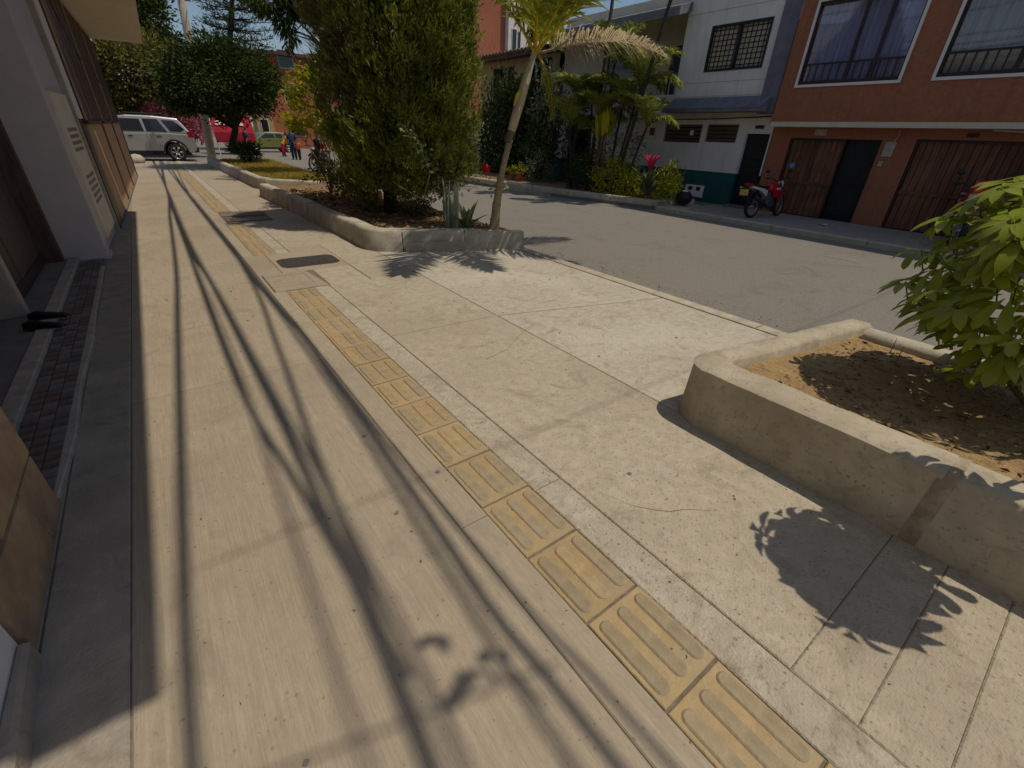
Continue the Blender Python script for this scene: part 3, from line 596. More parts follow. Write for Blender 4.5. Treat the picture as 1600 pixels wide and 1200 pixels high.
# planter with dry grass further down
pl3 = thing('grass_planter', 'low concrete planter filled with dry yellow grass, farther down the pavement', 'planter')
wall_run('wall_segment', [(2.45, 28.5), (2.5, 24.4)], .32, .23, .05, 'wall_concrete', pl3, 1)
wall_run('wall_segment', [(2.5, 24.3), (2.55, 20.3)], .32, .23, .05, 'wall_concrete_pale', pl3, 1)
wall_run('wall_segment', [(2.55, 20.25), (2.6, 17.2), (2.66, 16.9), (2.8, 16.62)], .33, .23, .05, 'wall_concrete_pale', pl3, 1)
wall_run('wall_segment', [(2.83, 16.6), (3.9, 15.55), (5.1, 14.75)], .31, .22, .03, 'wall_concrete_pale', pl3, 1)
obj('kerb_block', MB().box(5.05, 5.25, 14.95, 28.5, -.12, .14), 'kerb_concrete', pl3)
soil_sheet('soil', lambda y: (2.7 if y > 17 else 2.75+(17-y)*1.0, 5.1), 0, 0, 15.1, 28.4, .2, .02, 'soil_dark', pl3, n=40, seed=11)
n = 26000
gy = rng.uniform(15.0, 27.5, n); gx = rng.uniform(2.78, 5.05, n); ok = gx > 2.95+np.maximum(0, 17-gy)*1.12; gx, gy = gx[ok], gy[ok]; n = len(gx)
P = np.stack([gx, gy, np.full(n, .19)], 1); D = unit(np.stack([rng.normal(0, .45, n), rng.normal(0, .45, n), np.ones(n)], 1))
obj('grass', leaves_at(P, D, rng.uniform(.06, .17, n), .022, 'grass_dry', 'grass'), None, pl3, kind='stuff')

# planter across the road
pl4 = thing('far_side_planter', 'concrete kerbed planter across the road under the palm clump', 'planter')
wl = [(12.30, 9.14), (11.95, 10.6), (11.56, 12.2), (11.28, 13.9), (11.05, 15.5), (10.8, 17.8), (10.55, 20), (10.2, 23)]
for a, b in zip(wl[:-1], wl[1:]):
    d = (Vector(b)-Vector(a)).normalized()*.012
    wall_run('wall_segment', [Vector(b)-d, Vector(a)+d], .17, .2, .02, random.choice(['wall_concrete', 'wall_concrete_pale']), pl4, 1)
wall_run('wall_segment', [(12.32, 9.12), (13.1, 8.95), (14.0, 8.8)], .17, .2, .02, 'wall_concrete_pale', pl4, 1)
def pf4(y):
    for a, b in zip(wl[:-1], wl[1:]):
        if a[1] <= y <= b[1]: return (a[0]+(b[0]-a[0])*(y-a[1])/(b[1]-a[1])+.15, 14.1)
    return (12.45 if y < 10 else 10.4, 14.1)
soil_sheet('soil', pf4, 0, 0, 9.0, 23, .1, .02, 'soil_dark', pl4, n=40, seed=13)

# ================================================================== LEFT SIDE BUILDINGS
lh = thing('left_house', 'nearest house on the left with stone clad pier, dark garage doors and white pillar', 'house')
ebox('eave', -6, 1.275, -.16, 11.7, 5.0, 5.3, 'cream_plaster', lh)
ebox('wall', -6, -.83, -6, 1.76, 0, 4.995, 'white_plaster', lh)
obj('ragged_foot', MB().prism([(-.835, -1.5), (-.80, -1.5), (-.785, -.2), (-.80, .6), (-.77, 1.1), (-.79, 1.5), (-.80, 1.755), (-.835, 1.755)], -.03, .11, .012, .02), 'strip_concrete', lh)
ebox('pier', -6, -.845, 1.765, 2.70, 0, 4.995, 'strip_concrete', lh)
zs = [.01, .34, .70, 1.12, 1.55, 2.0, 2.45, 2.96, 3.5, 4.2, 4.95]
for k in range(len(zs)-1):                                    # stone cladding slabs on the pier, uneven courses
    cuts = [1.768]+sorted(random.uniform(1.95, 2.5) for _ in range(1+(k % 2)))+[2.702]
    for a, b in zip(cuts[:-1], cuts[1:]):
        j = random.uniform(-.05, .05)
        poly = [(a+.004, zs[k]+.004), (b-.004, zs[k]+.004), (b-.004+ (j if b < 2.7 else 0), zs[k+1]-.004), (a+.004+(j if a > 1.77 else 0), zs[k+1]-.004)]
        x1 = -.818+random.uniform(-.006, .004)
        vs = [(-.85, y, z) for y, z in poly]+[(x1, y+ (0.006 if i in (0, 3) else -.006), z+(.006 if i < 2 else -.006)) for i, (y, z) in enumerate(poly)]
        obj('stone_slab', MB().add(vs, [(0, 1, 2, 3), (7, 6, 5, 4), (0, 4, 5, 1), (1, 5, 6, 2), (2, 6, 7, 3), (3, 7, 4, 0)]), random.choice(['stone_tan', 'stone_tan', 'stone_grey']), lh)
for k in range(len(zs)-1):                                    # return face inside the recess
    obj('stone_slab', MB().box(-1.5, -.85, 2.704, 2.722+random.uniform(0, .006), zs[k]+.004, zs[k+1]-.004), random.choice(['stone_tan', 'stone_grey']), lh)
ebox('lintel', -1.62, -1.2, 2.73, 8.55, 2.96, 4.99, 'lilac_plaster', lh)
ebox('back_wall', -6, -1.62, 2.7, 8.55, 0, 4.995, 'dark_wood', lh)
ebox('recess_floor', -1.62, -1.20, 2.73, 8.5, 0, .06, 'step_grey', lh)
# garage leaves, each of upright boards
for (y0, y1, m_, xo) in [(2.75, 5.95, 'garage_grey', -1.5), (6.15, 8.5, 'garage_grey', -1.42)]:
    dr = ebox('garage_door', -1.61, xo-.03, y0, y1, .07, 2.9, 'frame_dark', lh)
    nb = int((y1-y0)/.26); 
    for k in range(nb):
        a = y0+.05+k*(y1-y0-.1)/nb; obj('board', MB().box(xo-.029, xo+random.uniform(-.004, .004), a+.006, a+(y1-y0-.1)/nb-.006, .12, 2.86), m_, dr, bevel=.004)
    obj('lower_rail', MB().box(xo-.028, xo+.014, y0, y1, .075, .2), 'frame_dark', dr); obj('edge_post', MB().box(xo-.028, xo+.03, y1-.07, y1, .201, 2.9), 'frame_pale', dr)
obj('door_jamb', MB().box(-1.6, -1.30, 5.98, 6.1, .061, 2.95), 'frame_pale', lh, bevel=.008)
obj('door_jamb', MB().box(-1.6, -1.24, 8.5-.16, 8.5, .061, 2.95), 'dark_wood', lh)
obj('sill', MB().box(-1.20, -1.09, 2.73, 8.52, 0, .075), 'sill_pale', lh, bevel=.008)
step = obj('step', MB().box(-1.089, -.83, 2.73, 8.5, 0, .022), 'joint_dark', lh)
obj('step_edge', MB().prism([(-.855, 2.735), (-.828, 2.735), (-.80, 3.4), (-.822, 4.2), (-.795, 5.0), (-.815, 6.0), (-.81, 7.2), (-.82, 8.0), (-.855, 8.0)], 0, .035, .006, .006), 'sill_pale', lh)
bm_ = [mesh_of('floor_brick', MB().prism(rect(-.036, .036, -.046, .046, 0), 0, .012, .004, .004), q) for q in ('brick_floor', 'brick_floor', 'step_grey')]
for i in range(3):
    for k in range(57): obj('floor_brick', random.choice(bm_), None, step, loc=(-1.045+.079*i, 2.80+.0995*k, .0215+random.uniform(0, .003)))
ebox('pillar', -1.62, -.775, 8.56, 8.95, 0, 4.995, 'lilac_plaster', lh, bevel=.012)
obj('pillar_foot', MB().box(-1.25, -.755, 8.535, 8.97, 0, .05), 'lilac_plaster', lh, bevel=.01)
# shoes on the sill
for k, y in enumerate((5.55, 5.82)):
    rings = []
    for t, wd, h in [(0, .030, .055), (.06, .040, .075), (.12, .038, .06), (.19, .046, .042), (.25, .045, .034), (.285, .03, .024), (.295, .008, .012)]:
        rings.append([(t, wd*math.cos(a), max(0, h*.5+h*.5*math.sin(a)*1.0)) for a in [2*PI*q/12 for q in range(12)]])
    s = obj('shoe', MB().loft(rings), 'shoe', smooth=True, loc=(-1.27, y, .078)); s.rotation_euler = (0, 0, R_(-6 if k else -14))
    obj('sole', MB().box(.0, .27, -.042, .042, -.004, .01), 'plastic_black', s, bevel=.004)
    tag(s, 'black leather shoe on the door sill at left, '+('farther of the pair' if k else 'nearer of the pair'), 'shoe', 'pair of shoes on the sill')
# neighbour house, its front swinging slightly outwards
nh = thing('neighbour_house', 'long low house past the white pillar with vent panel, tan dado and brown shutters', 'house', (-.775, 8.97, 0), rz=-R_(1.75))
def nb(name, y0, y1, z0, z1, m_, x=0.0, d=.3, bevel=0.0, parent=None): return obj(name, MB().box(-d, x, y0, y1, z0, z1), m_, parent or nh, bevel=bevel)
nb('wall', .0, 3.3, 0, 4.99, 'lilac_plaster', -.05, 4); nb('wall', 3.302, 13.25, 0, 3.99, 'lilac_plaster', -.05, 4)
nb('upper_floor', 3.31, 13.25, 4.002, 7.0, 'cream_plaster', 1.36, 4); nb('soffit', 3.33, 13.235, 3.975, 4.0, 'soffit', 1.345, .045)
vp = nb('vent_panel', .32, 1.75, .16, 2.05, 'cream_plaster', .0, .049, .006)
for gz0, rows in [(1.32, 4), (.62, 5)]:
    for i in range(rows):
        for k in range(6): obj('vent_slot', MB().box(-.01, .003, .55+.17*k, .65+.17*k, gz0+.085*i, gz0+.045+.085*i), 'frame_dark', vp)
nb('pipe_strip', 1.95, 2.05, 0, 4.9, 'frame_pale', .02, .049); nb('frame_post', 2.12, 2.30, 0, 1.72, 'frame_dark', .03, .049); nb('frame_post', 2.44, 2.75, 0, 1.66, 'frame_dark', .015, .049)
nb('pale_strip', 2.2, 2.75, 1.74, 4.9, 'white_plaster', .02, .049)
for (y0, y1) in [(3.0, 5.9), (6.4, 9.2), (9.7, 12.8)]:
    nb('tan_dado', y0, y1, .05, 1.66, 'tan_panel', .02, .049, .006)
    sh = nb('shutter', y0-.15, y1-.05, 1.72, 3.9, 'brown_panel', .035, .049)
    for k in range(4): obj('shutter_slat', MB().box(.036, .05, y0-.05+k*(y1-y0-.1)/4, y0-.05+(k+.85)*(y1-y0-.1)/4, 1.78, 3.86), 'dark_wood', sh)
    obj('edge_trim', MB().box(.036, .06, y0-.14, y0-.08, 1.72, 3.9), 'tan_panel', sh)
    nb('ledge', y0-.1, y1, 1.662, 1.715, 'frame_dark', .06, .049); nb('frame_post', y1+.02, y1+.4, 0, 3.9, 'frame_dark', .03, .049)
nb('plinth', 2.9, 13.2, 0, .05, 'step_grey', .04, .049)
wob = [(.05, y, z) for y, z in [(3.2, 3.9), (4.5, 3.3), (6, 2.9), (8, 2.75), (10, 2.6), (12, 2.5), (13.2, 2.45)]]
obj('wall_cable', MB().tube(wob, .02, 6), 'cable', nh)

# ================================================================== ACROSS THE ROAD
XW, XU = 15.0, 14.6
oh = thing('orange_house', 'orange brick house with big white framed upper windows above two wooden garage doors', 'house')
y_l = AX(1205, 190, XU).y; zb = AX(1205, 190, XU).z
def win_rect(pxs, X):
    P = [AX(*p, X) for p in pxs]; return (min(p.y for p in P), max(p.y for p in P), min(p.z for p in P), max(p.z for p in P))
w1 = (AX(1402, 128, XU).y, AX(1246, 133, XU).y, AX(1246, 133, XU).z, AX(1246, 133, XU).z+1.72)
w2 = (AX(1462, 120, XU).y-2.6, AX(1462, 120, XU).y, w1[2]+.01, w1[3])
obj('upper_wall', wall_cells(XU, XU+.25, (-4, y_l), (zb, 8.5), [w1, w2]), 'house_orange', oh)
obj('slab_edge', MB().box(XU+.003, XW+.3, -4, y_l-.003, zb-.12, zb-.002), 'cream_plaster', oh)
d1 = (4.62, 6.85, -.02, 1.98); d2 = (1.75, 3.92, -.02, 2.02); d3 = (-1.2, 1.2, -.02, 2.02)
obj('ground_wall', wall_cells(XW, XW+.3, (-4, 7.38), (-.05, zb-.122), [d1, d2, d3]), 'house_orange', oh)
ebox('floor_room', XW+.3, XW+5, -4, 7.38, -.04, zb-.1, 'frame_dark', oh); ebox('rooms_behind', XU+1.5, XU+6, -4, y_l, zb, 8.4, 'frame_dark', oh)
for (y0, y1, z0, z1), cm in ((w1, 'curtain_blue'), (w2, 'curtain_cream')):
    wd = obj('window', MB().box(XU-.03, XU+.12, y0-.06, y0, z0-.06, z1+.06).box(XU-.03, XU+.12, y1, y1+.06, z0-.06, z1+.06).box(XU-.03, XU+.12, y0, y1, z0-.06, z0).box(XU-.03, XU+.12, y0, y1, z1, z1+.06), 'white_paint', oh)
    fr = MB(); cuts = [y0, y0+(y1-y0)*.28, y0+(y1-y0)*.52, y1-.0]
    for c in cuts: fr.box(XU+.02, XU+.075, max(y0, c-.035), min(y1, c+.035), z0, z1)
    fr.box(XU+.025, XU+.07, y0, y1, z0, z0+.08).box(XU+.025, XU+.07, y0, y1, z1-.07, z1).box(XU+.03, XU+.065, y0, y1, z0+.42, z0+.46)
    obj('window_frame', fr, 'frame_dark', wd)
    for a, b in zip(cuts[:-1], cuts[1:]):
        obj('pane', MB().box(XU+.085, XU+.092, a+.03, b-.03, z0+.08, z1-.07), 'glass_clear', wd)
    nbar = int((y1-y0)/.17)
    for k in range(1, nbar): yb = y0+k*(y1-y0)/nbar; obj('railing_bar', MB().box(XU+.035, XU+.055, yb-.012, yb+.012, z0+.08, z0+.42), 'frame_dark', wd)
    cu = MB(); nq = 40
    vs = [];
    for k in range(nq+1):
        y = y0+.05+(y1-y0-.1)*k/nq; x = XU+.17+.03*math.sin(k*1.7)+.015*math.sin(k*.6)
        vs += [(x, y, z0+.05), (x, y, z1-.03)]
    obj('curtain', cu.add(vs, [(2*k, 2*k+2, 2*k+3, 2*k+1) for k in range(nq)]), cm, wd)
def plank_door(name, y0, y1, z0, z1, X, m_, n, parent):
    d = obj(name, MB().box(X+.10, X+.16, y0, y1, z0, z1), 'frame_dark', parent)
    for k in range(n):
        a = y0+.04+k*(y1-y0-.08)/n; b = y0+.04+(k+1)*(y1-y0-.08)/n
        obj('plank', MB().box(X+.055+random.uniform(-.006, .006), X+.099, a+.006, b-.006, z0+.02, z1-.03), m_, d, bevel=.004)
    obj('cross_rail', MB().box(X+.03, X+.05, y0+.04, y1-.04, .82, .9), m_, d); 
    fr = MB().box(X+.02, X+.2, y0, y0+.035, z0, z1).box(X+.02, X+.2, y1-.035, y1, z0, z1).box(X+.02, X+.2, y0+.035, y1-.035, z1-.05, z1)
    obj('door_frame', fr, 'frame_dark', d)
    return d
gd1 = plank_door('garage_door', 5.42, 6.83, .0, 1.97, XW, 'garage_wood', 9, oh)
gd2 = plank_door('garage_door', 1.78, 3.90, .0, 2.01, XW, 'garage_wood', 14, oh)
gd3 = plank_door('garage_door', -1.17, 1.18, .0, 2.01, XW, 'garage_wood', 14, oh)
ed = obj('entrance_door', MB().box(XW+.12, XW+.16, 4.64, 5.40, 0, 1.97), 'navy_door', oh)
obj('door_rail', MB().box(XW+.09, XW+.119, 4.66, 5.38, .93, .97), 'black_metal', ed); obj('door_panel', MB().box(XW+.10, XW+.119, 4.72, 5.32, .12, .86), 'navy_door', ed, bevel=.01)
obj('door_emblem', MB().lathe([(.11, 0), (.11, .008), (.085, .008), (.085, 0)], (0, 0, 0), 20, 'z').xf(Matrix.Translation((XW+.098, 5.02, .55))@Matrix.Rotation(PI/2, 4, 'Y')), 'frame_pale', ed)
obj('sticker', MB().lathe([(0, 0), (.075, 0), (.075, .006), (0, .006)], (0, 0, 0), 18).xf(Matrix.Translation((XW+.045, 6.60, 1.29))@Matrix.Rotation(-PI/2, 4, 'Y')), 'sticker_blue', gd1)
for (y0, y1, z0, z1) in [(5.95, 6.25, 2.05, 2.20), (4.30, 4.52, 1.62, 1.95), (4.42, 4.52, 1.40, 1.52), (4.0, 4.3, 1.0, 1.02)][:3]:
    obj('wall_plate', MB().box(XW-.035, XW-.001, y0, y1, z0, z1), 'plaque', oh, bevel=.006)
obj('number_plate', MB().box(XW-.02, XW-.001, 2.85, 3.05, 2.08, 2.16), 'frame_dark', oh)
obj('wall_cable', MB().tube([(XW-.02, 4.33, 2.22), (XW-.05, 4.30, 2.1), (XW-.04, 4.36, 1.95), (XW-.02, 4.42, 1.9)], .012, 6), 'plaque', oh)
obj('wall_cable', MB().tube([(XU+.05, 2.6, zb-.15), (XU+.04, 1.5, zb-.2), (XU+.05, 0, zb-.16)], .014, 6), 'plaque', oh)

wh = thing('white_house', 'white two storey house with teal painted base and grey canopy over small windows', 'house')
q1, q2 = (9.74, 11.2, 1.76, 2.30), (8.48, 9.56, 1.80, 2.31)
do = (7.46, 8.20, -.02, 2.06); f1, f2 = (14.85, 16.15, .97, 2.02), (17.45, 18.4, .95, 2.0)
obj('ground_wall', wall_cells(XW, XW+.25, (7.42, 21), (.945, 2.46), [q1, q2, do, f1, f2]), 'house_white', wh)
obj('teal_base', wall_cells(XW-.012, XW+.25, (7.42, 21), (-.05, .943), [(7.40, 8.22, -.06, .944)]), 'house_teal', wh)
ebox('rooms_behind', XW+1.2, XW+5, 7.4, 21, 0, 2.44, 'frame_dark', wh)
for q in (q1, q2):
    wd = obj('window', MB().box(XW+.06, XW+.08, q[0], q[1], q[2], q[3]), 'glass_dark', wh)
    for k in range(5): obj('louvre', MB().box(XW+.03, XW+.055, q[0]+.02, q[1]-.02, q[2]+.02+k*.108, q[2]+.10+k*.108), 'garage_grey', wd)
    obj('window_frame', MB().box(XW+.01, XW+.085, q[0], q[0]+.03, q[2], q[3]).box(XW+.01, XW+.085, q[1]-.03, q[1], q[2], q[3]).box(XW+.01, XW+.029, q[0]+.03, q[1]-.03, q[3]-.03, q[3]), 'frame_pale', wd)
obj('window_sticker', MB().box(XW+.02, XW+.028, 10.05, 10.18, 1.98, 2.12), 'white_paint', wh)
for q in (f1, f2):
    wd = obj('window', MB().box(XW+.1, XW+.12, q[0], q[1], q[2], q[3]), 'glass_dark', wh)
    obj('window_hood', MB().box(XW-.06, XW+.02, q[0]-.08, q[1]+.12, q[3]+.005, q[3]+.06), 'frame_dark', wd)
    for k in range(7): obj('window_bar', MB().box(XW+.03, XW+.05, q[0]+.1+k*(q[1]-q[0])/7, q[0]+.12+k*(q[1]-q[0])/7, q[2], q[3]), 'black_metal', wd)
dd = obj('door', MB().box(XW+.12, XW+.16, 7.47, 8.19, 0, 2.05), 'navy_door', wh)
for k in range(3): obj('door_panel', MB().box(XW+.10, XW+.119, 7.55, 8.11, .1+.64*k, .64+.64*k), 'navy_door', dd, bevel=.012)
obj('door_step', MB().box(XW-.35, XW+.1, 7.44, 8.22, -.02, .05), 'step_grey', wh)
obj('number_plate', MB().box(XW-.02, XW-.001, 7.70, 7.96, 2.19, 2.28), 'frame_dark', wh)
obj('vent_grille', MB().box(XW-.012, XW-.001, 11.62, 11.85, 1.93, 2.18), 'brick_far', wh)
for k in range(4): obj('vent_slat', MB().box(XW-.022, XW-.0125, 11.64, 11.83, 1.95+.058*k, 1.98+.058*k), 'frame_dark', wh)
obj('wall_box', MB().box(XW-.05, XW-.001, 12.15, 12.38, 1.62, 1.92), 'plaque', wh, bevel=.008); obj('wall_box', MB().box(XW-.05, XW-.001, 16.85, 17.05, 1.65, 1.95), 'frame_pale', wh, bevel=.008)
mt = obj('meter_box', MB().box(XW-.06, XW-.013, 9.18, 9.88, .13, .50), 'white_paint', wh, bevel=.008)
for y in (9.3, 9.6): obj('meter_window', MB().box(XW-.066, XW-.0605, y, y+.15, .33, .45), 'glass_dark', mt)
obj('wall_cable', MB().tube([(XW-.14, 7.5, 2.50), (XW-.15, 9, 2.44), (XW-.14, 11, 2.42), (XW-.15, 13, 2.46), (XW-.14, 16, 2.44)], .014, 6), 'cable', wh)
obj('floor_slab', MB().box(XW-.12, XW+.2, 7.43, 21, 2.462, 2.56), 'cream_plaster', wh)
gw = (AX(1190, 106, 14.9).y, AX(1100, 110, 14.9).y, 3.70, 4.85)
obj('upper_wall', wall_cells(14.9, 15.2, (7.95, 11.0), (2.562, 5.9), [gw]), 'house_white', wh)
for z in (3.05, 3.42, 5.2): obj('score_line', MB().box(14.894, 14.899, 7.96, 10.98, z, z+.012), 'plaque', wh)
obj('upper_return', MB().box(15.2, 17.5, 10.85, 11.0, 2.562, 5.9), 'house_white', wh)
ebox('corner_pier', 14.80, 15.25, 7.46, 7.945, 2.564, 5.95, 'canopy_grey', wh)
wd = obj('window', MB().box(14.97, 14.985, gw[0], gw[1], gw[2], gw[3]), 'curtain_cream', wh)
fr = MB().box(14.88, 14.965, gw[0], gw[0]+.06, gw[2], gw[3]).box(14.88, 14.965, gw[1]-.06, gw[1], gw[2], gw[3]).box(14.88, 14.965, gw[0]+.06, gw[1]-.06, gw[2], gw[2]+.06).box(14.88, 14.965, gw[0]+.06, gw[1]-.06, gw[3]-.06, gw[3])
fr.box(14.89, 14.96, (gw[0]+gw[1])/2-.03, (gw[0]+gw[1])/2+.03, gw[2]+.06, gw[3]-.06); obj('window_frame', fr, 'black_metal', wd)
gr = MB()
for k in range(1, 13): y = gw[0]+k*(gw[1]-gw[0])/13; gr.box(14.905, 14.925, y-.011, y+.011, gw[2]+.06, gw[3]-.06)
for k in range(1, 9): z = gw[2]+k*(gw[3]-gw[2])/9; gr.box(14.926, 14.945, gw[0]+.06, gw[1]-.06, z-.011, z+.011)
obj('grille', gr, 'black_metal', wd)
cn = MB().loft([[(14.3, y, 2.60), (14.28, y, 2.68), (14.9, y, 3.0), (14.9, y, 2.60)] for y in (7.6, 10.95)]); obj('canopy', cn, 'canopy_grey', wh)
for k in range(8): obj('canopy_tile', MB().loft([[(14.275, 7.62+.415*k, 2.682), (14.26, 7.62+.415*k, 2.70), (14.895, 7.62+.415*k, 3.025), (14.895, 7.62+.415*k, 3.005)], [(14.275, 8.02+.415*k, 2.682), (14.26, 8.02+.415*k, 2.70), (14.895, 8.02+.415*k, 3.025), (14.895, 8.02+.415*k, 3.005)]]), 'canopy_grey', wh)
obj('balcony_wall', MB().box(14.95, 15.1, 11.0, 15.5, 2.562, 3.15), 'house_white', wh)
for k in range(18): obj('balcony_baluster', MB().box(15.0, 15.03, 11.1+.24*k, 11.13+.24*k, 3.152, 3.62), 'plaque', wh)
obj('balcony_rail', MB().box(14.98, 15.05, 11.0, 15.5, 3.622, 3.67), 'plaque', wh)
obj('upper_back_wall', wall_cells(16.3, 16.5, (11.0, 18.2), (2.562, 6.2), [(11.6, 12.5, 2.562, 4.75), (14.2, 15.6, 3.2, 4.7)]), 'cream_plaster', wh)
ebox('balcony_door', 16.38, 16.42, 11.6, 12.5, 2.57, 4.75, 'navy_door', wh); ebox('upper_pane', 16.38, 16.42, 14.2, 15.6, 3.2, 4.7, 'glass_dark', wh)
ev = MB().loft([[(14.3, y, 5.15), (14.3, y, 5.38), (18.5, y, 6.5), (18.5, y, 6.3)] for y in (10.9, 18.4)]); obj('eave', ev, 'canopy_grey', wh)

bh = thing('beige_house', 'beige house with dark tiled roof seen between cypress and leaning palm', 'house')
XB = 16.0
hb = [(23.35-.8, 23.35, 2.75, 4.75), (21.6, 22.05, 3.95, 4.75), (18.7, 20.2, 2.9, 4.9)]
obj('wall', wall_cells(XB, XB+.25, (18.45, 24.6), (2.5, 5.1), hb), 'house_beige', bh); ebox('lower_wall', XB-.9, XB+.3, 21.02, 25.2, 0, 2.49, 'house_white', bh); ebox('rooms_behind', XB+1, XB+5, 18.5, 24.6, .1, 5.0, 'frame_dark', bh)
ebox('planter_box', XB-.5, XB-.01, 18.5, 24.6, 2.30, 2.72, 'navy_door', bh)
for q in hb:
    wd = ebox('window', XB+.1, XB+.12, *q, 'glass_dark', bh)
    fr = MB()
    for k in range(4): y = q[0]+(q[1]-q[0])*k/3; fr.box(XB-.02, XB+.09, y-.03, y+.03, q[2], q[3])
    obj('window_frame', fr.box(XB-.015, XB+.088, q[0], q[1], q[3]-.06, q[3]).box(XB-.015, XB+.088, q[0], q[1], q[2]+.75, q[2]+.80), 'frame_dark', wd)
obj('roof', MB().loft([[(XB-.7, y, 5.0), (XB-.72, y, 5.18), (XB+4, y, 5.55), (XB+4, y, 5.3)] for y in (18.4, 25.4)]), 'roof_tile', bh)
for k in range(24): obj('roof_tile', MB().tube([(XB-.78, 18.55+.29*k, 5.19), (XB+4, 18.55+.29*k, 5.60)], .09, 6), 'roof_tile', bh)

def block(name, label, x0, x1, y0, y1, z1, m_, wins, roof=None, face='y'):
    t = thing(name, label, 'building'); ebox('wall', x0, x1, y0, y1, -.1, z1, m_, t)
    for (a, b, c, d) in wins:
        if face == 'y':
            f = obj('window', MB().box(a-.06, b+.06, y0-.04, y0-.002, c-.06, d+.06), 'white_paint', t); obj('pane', MB().box(a, b, y0-.06, y0-.041, c, d), 'glass_dark', f)
        else:
            f = obj('window', MB().box(x0-.04, x0-.002, a-.06, b+.06, c-.06, d+.06), 'white_paint', t); obj('pane', MB().box(x0-.06, x0-.041, a, b, c, d), 'glass_dark', f)
    if roof: ebox('roof', x0-.4, x1+.4, y0-.5, y1+.4, z1+.002, z1+.25, roof, t)
    return t
p0, p1 = AY(741, 60, 34), AY(789, 60, 34)
block('brick_tower', 'plain red brick tower block rising behind the beige house', p0.x-1.5, p1.x, 34, 44, 16, 'brick_far', [])
p2, p3 = AY(800.5, 50, 33.6), AY(806.5, 50, 33.6); p4, p5 = AY(809, 52, 33.6), AY(813, 52, 33.6)
za, zc = AY(803, 82, 33.6).z, AY(803, 46, 33.6).z
block('white_tower', 'tall white tower block with twin narrow windows behind the leaning palm', p1.x+.02, p1.x+5, 33.6, 43, 16, 'house_white', [(p2.x, p3.x, za, zc), (p4.x, p5.x, za, zc-.1)])
block('brick_annex', 'low orange brick building glimpsed behind the dry palm frond', p1.x+5.1, p1.x+13, 34.5, 42, 8.4, 'brick_far', [], 'roof_tile')
q0, q1_ = AY(408, 100, 52), AY(520, 100, 52)
block('brick_block', 'brick apartment block closing the far end of the street', q0.x, q1_.x+7, 52, 62, AY(440, 87, 52).z, 'brick_far',
      [(q0.x+1.5+2.6*k, q0.x+2.7+2.6*k, zz, zz+1.3) for k in range(5) for zz in (1.0, 3.9, 6.4)], 'roof_tile')
ro = AY(440, 76, 53); ro2 = AY(475, 84, 53)
block('ochre_shop', 'small ochre shop front beyond the crossing', AY(402, 195, 50).x, AY(428, 195, 50).x, 50, 51.9, AY(410, 180, 50).z, 'house_beige', [(AY(410, 200, 50).x, AY(420, 200, 50).x, .8, 2.2)])
block('grey_house', 'grey house behind the silver car and olive tree', -9, 1.4, 44, 50, 3.6, 'strip_concrete', [(-2.0, -.9, 1.5, 2.7), (.0, 1.0, 1.5, 2.7)], 'roof_tile')
# red awning with lettering
ax0, ax1 = AY(328, 190, 40), AY(384, 190, 40); az1, az0 = AY(350, 174, 40).z, AY(365, 226, 40).z
aw = thing('shop_awning', 'red shop awning with white script lettering across the crossing', 'awning')
prof = [(40.9, az1+.25), (40.0, az1-.15), (39.2, az0+.75), (39.15, az0+.2)]
v = []
for (y, z) in prof: v += [(ax0.x, y, z), (ax1.x+.25, y, z)]
for (y, z) in prof: v += [(ax0.x, y+.04, z-.05), (ax1.x+.25, y+.04, z-.05)]
fs = [(0, 1, 3, 2), (2, 3, 5, 4), (4, 5, 7, 6), (8, 10, 11, 9), (10, 12, 13, 11), (12, 14, 15, 13), (0, 2, 10, 8), (2, 4, 12, 10), (4, 6, 14, 12), (1, 9, 11, 3), (3, 11, 13, 5), (5, 13, 15, 7), (6, 7, 15, 14), (0, 8, 9, 1)]
obj('canvas', MB().add(v, fs), 'awning_red', aw)
for x in (ax0.x+.05, ax1.x+.2): obj('post', MB().tube([(x, 39.25, ZR), (x, 39.25, az0+.3)], .03, 6), 'white_paint', aw)
tcu = bpy.data.curves.new('lettering', 'FONT'); tcu.body = 'Coca-Cola'; tcu.size = .40; tcu.shear = .35; tcu.extrude = .004; tcu.align_x = 'CENTER'; tcu.offset = .012
to = bpy.data.objects.new('lettering_src', tcu); C.objects.link(to)
dg = bpy.context.evaluated_depsgraph_get(); tm = bpy.data.meshes.new_from_object(to.evaluated_get(dg)); bpy.data.objects.remove(to)
tm.materials.clear(); tm.materials.append(MATS['white_paint'])
tl = obj('lettering', tm, None, aw)
dz = (az0+.75)-(az1-.15); ang = math.atan2(-dz, .8)
tl.location = ((ax0.x+ax1.x)/2, 39.52, (az1-.15)*.42+(az0+.75)*.58-.02+.08); tl.rotation_euler = (ang, 0, 0); tl.location = AY(354, 195, 39.42); tl.location.x = (ax0.x+ax1.x)/2-.1

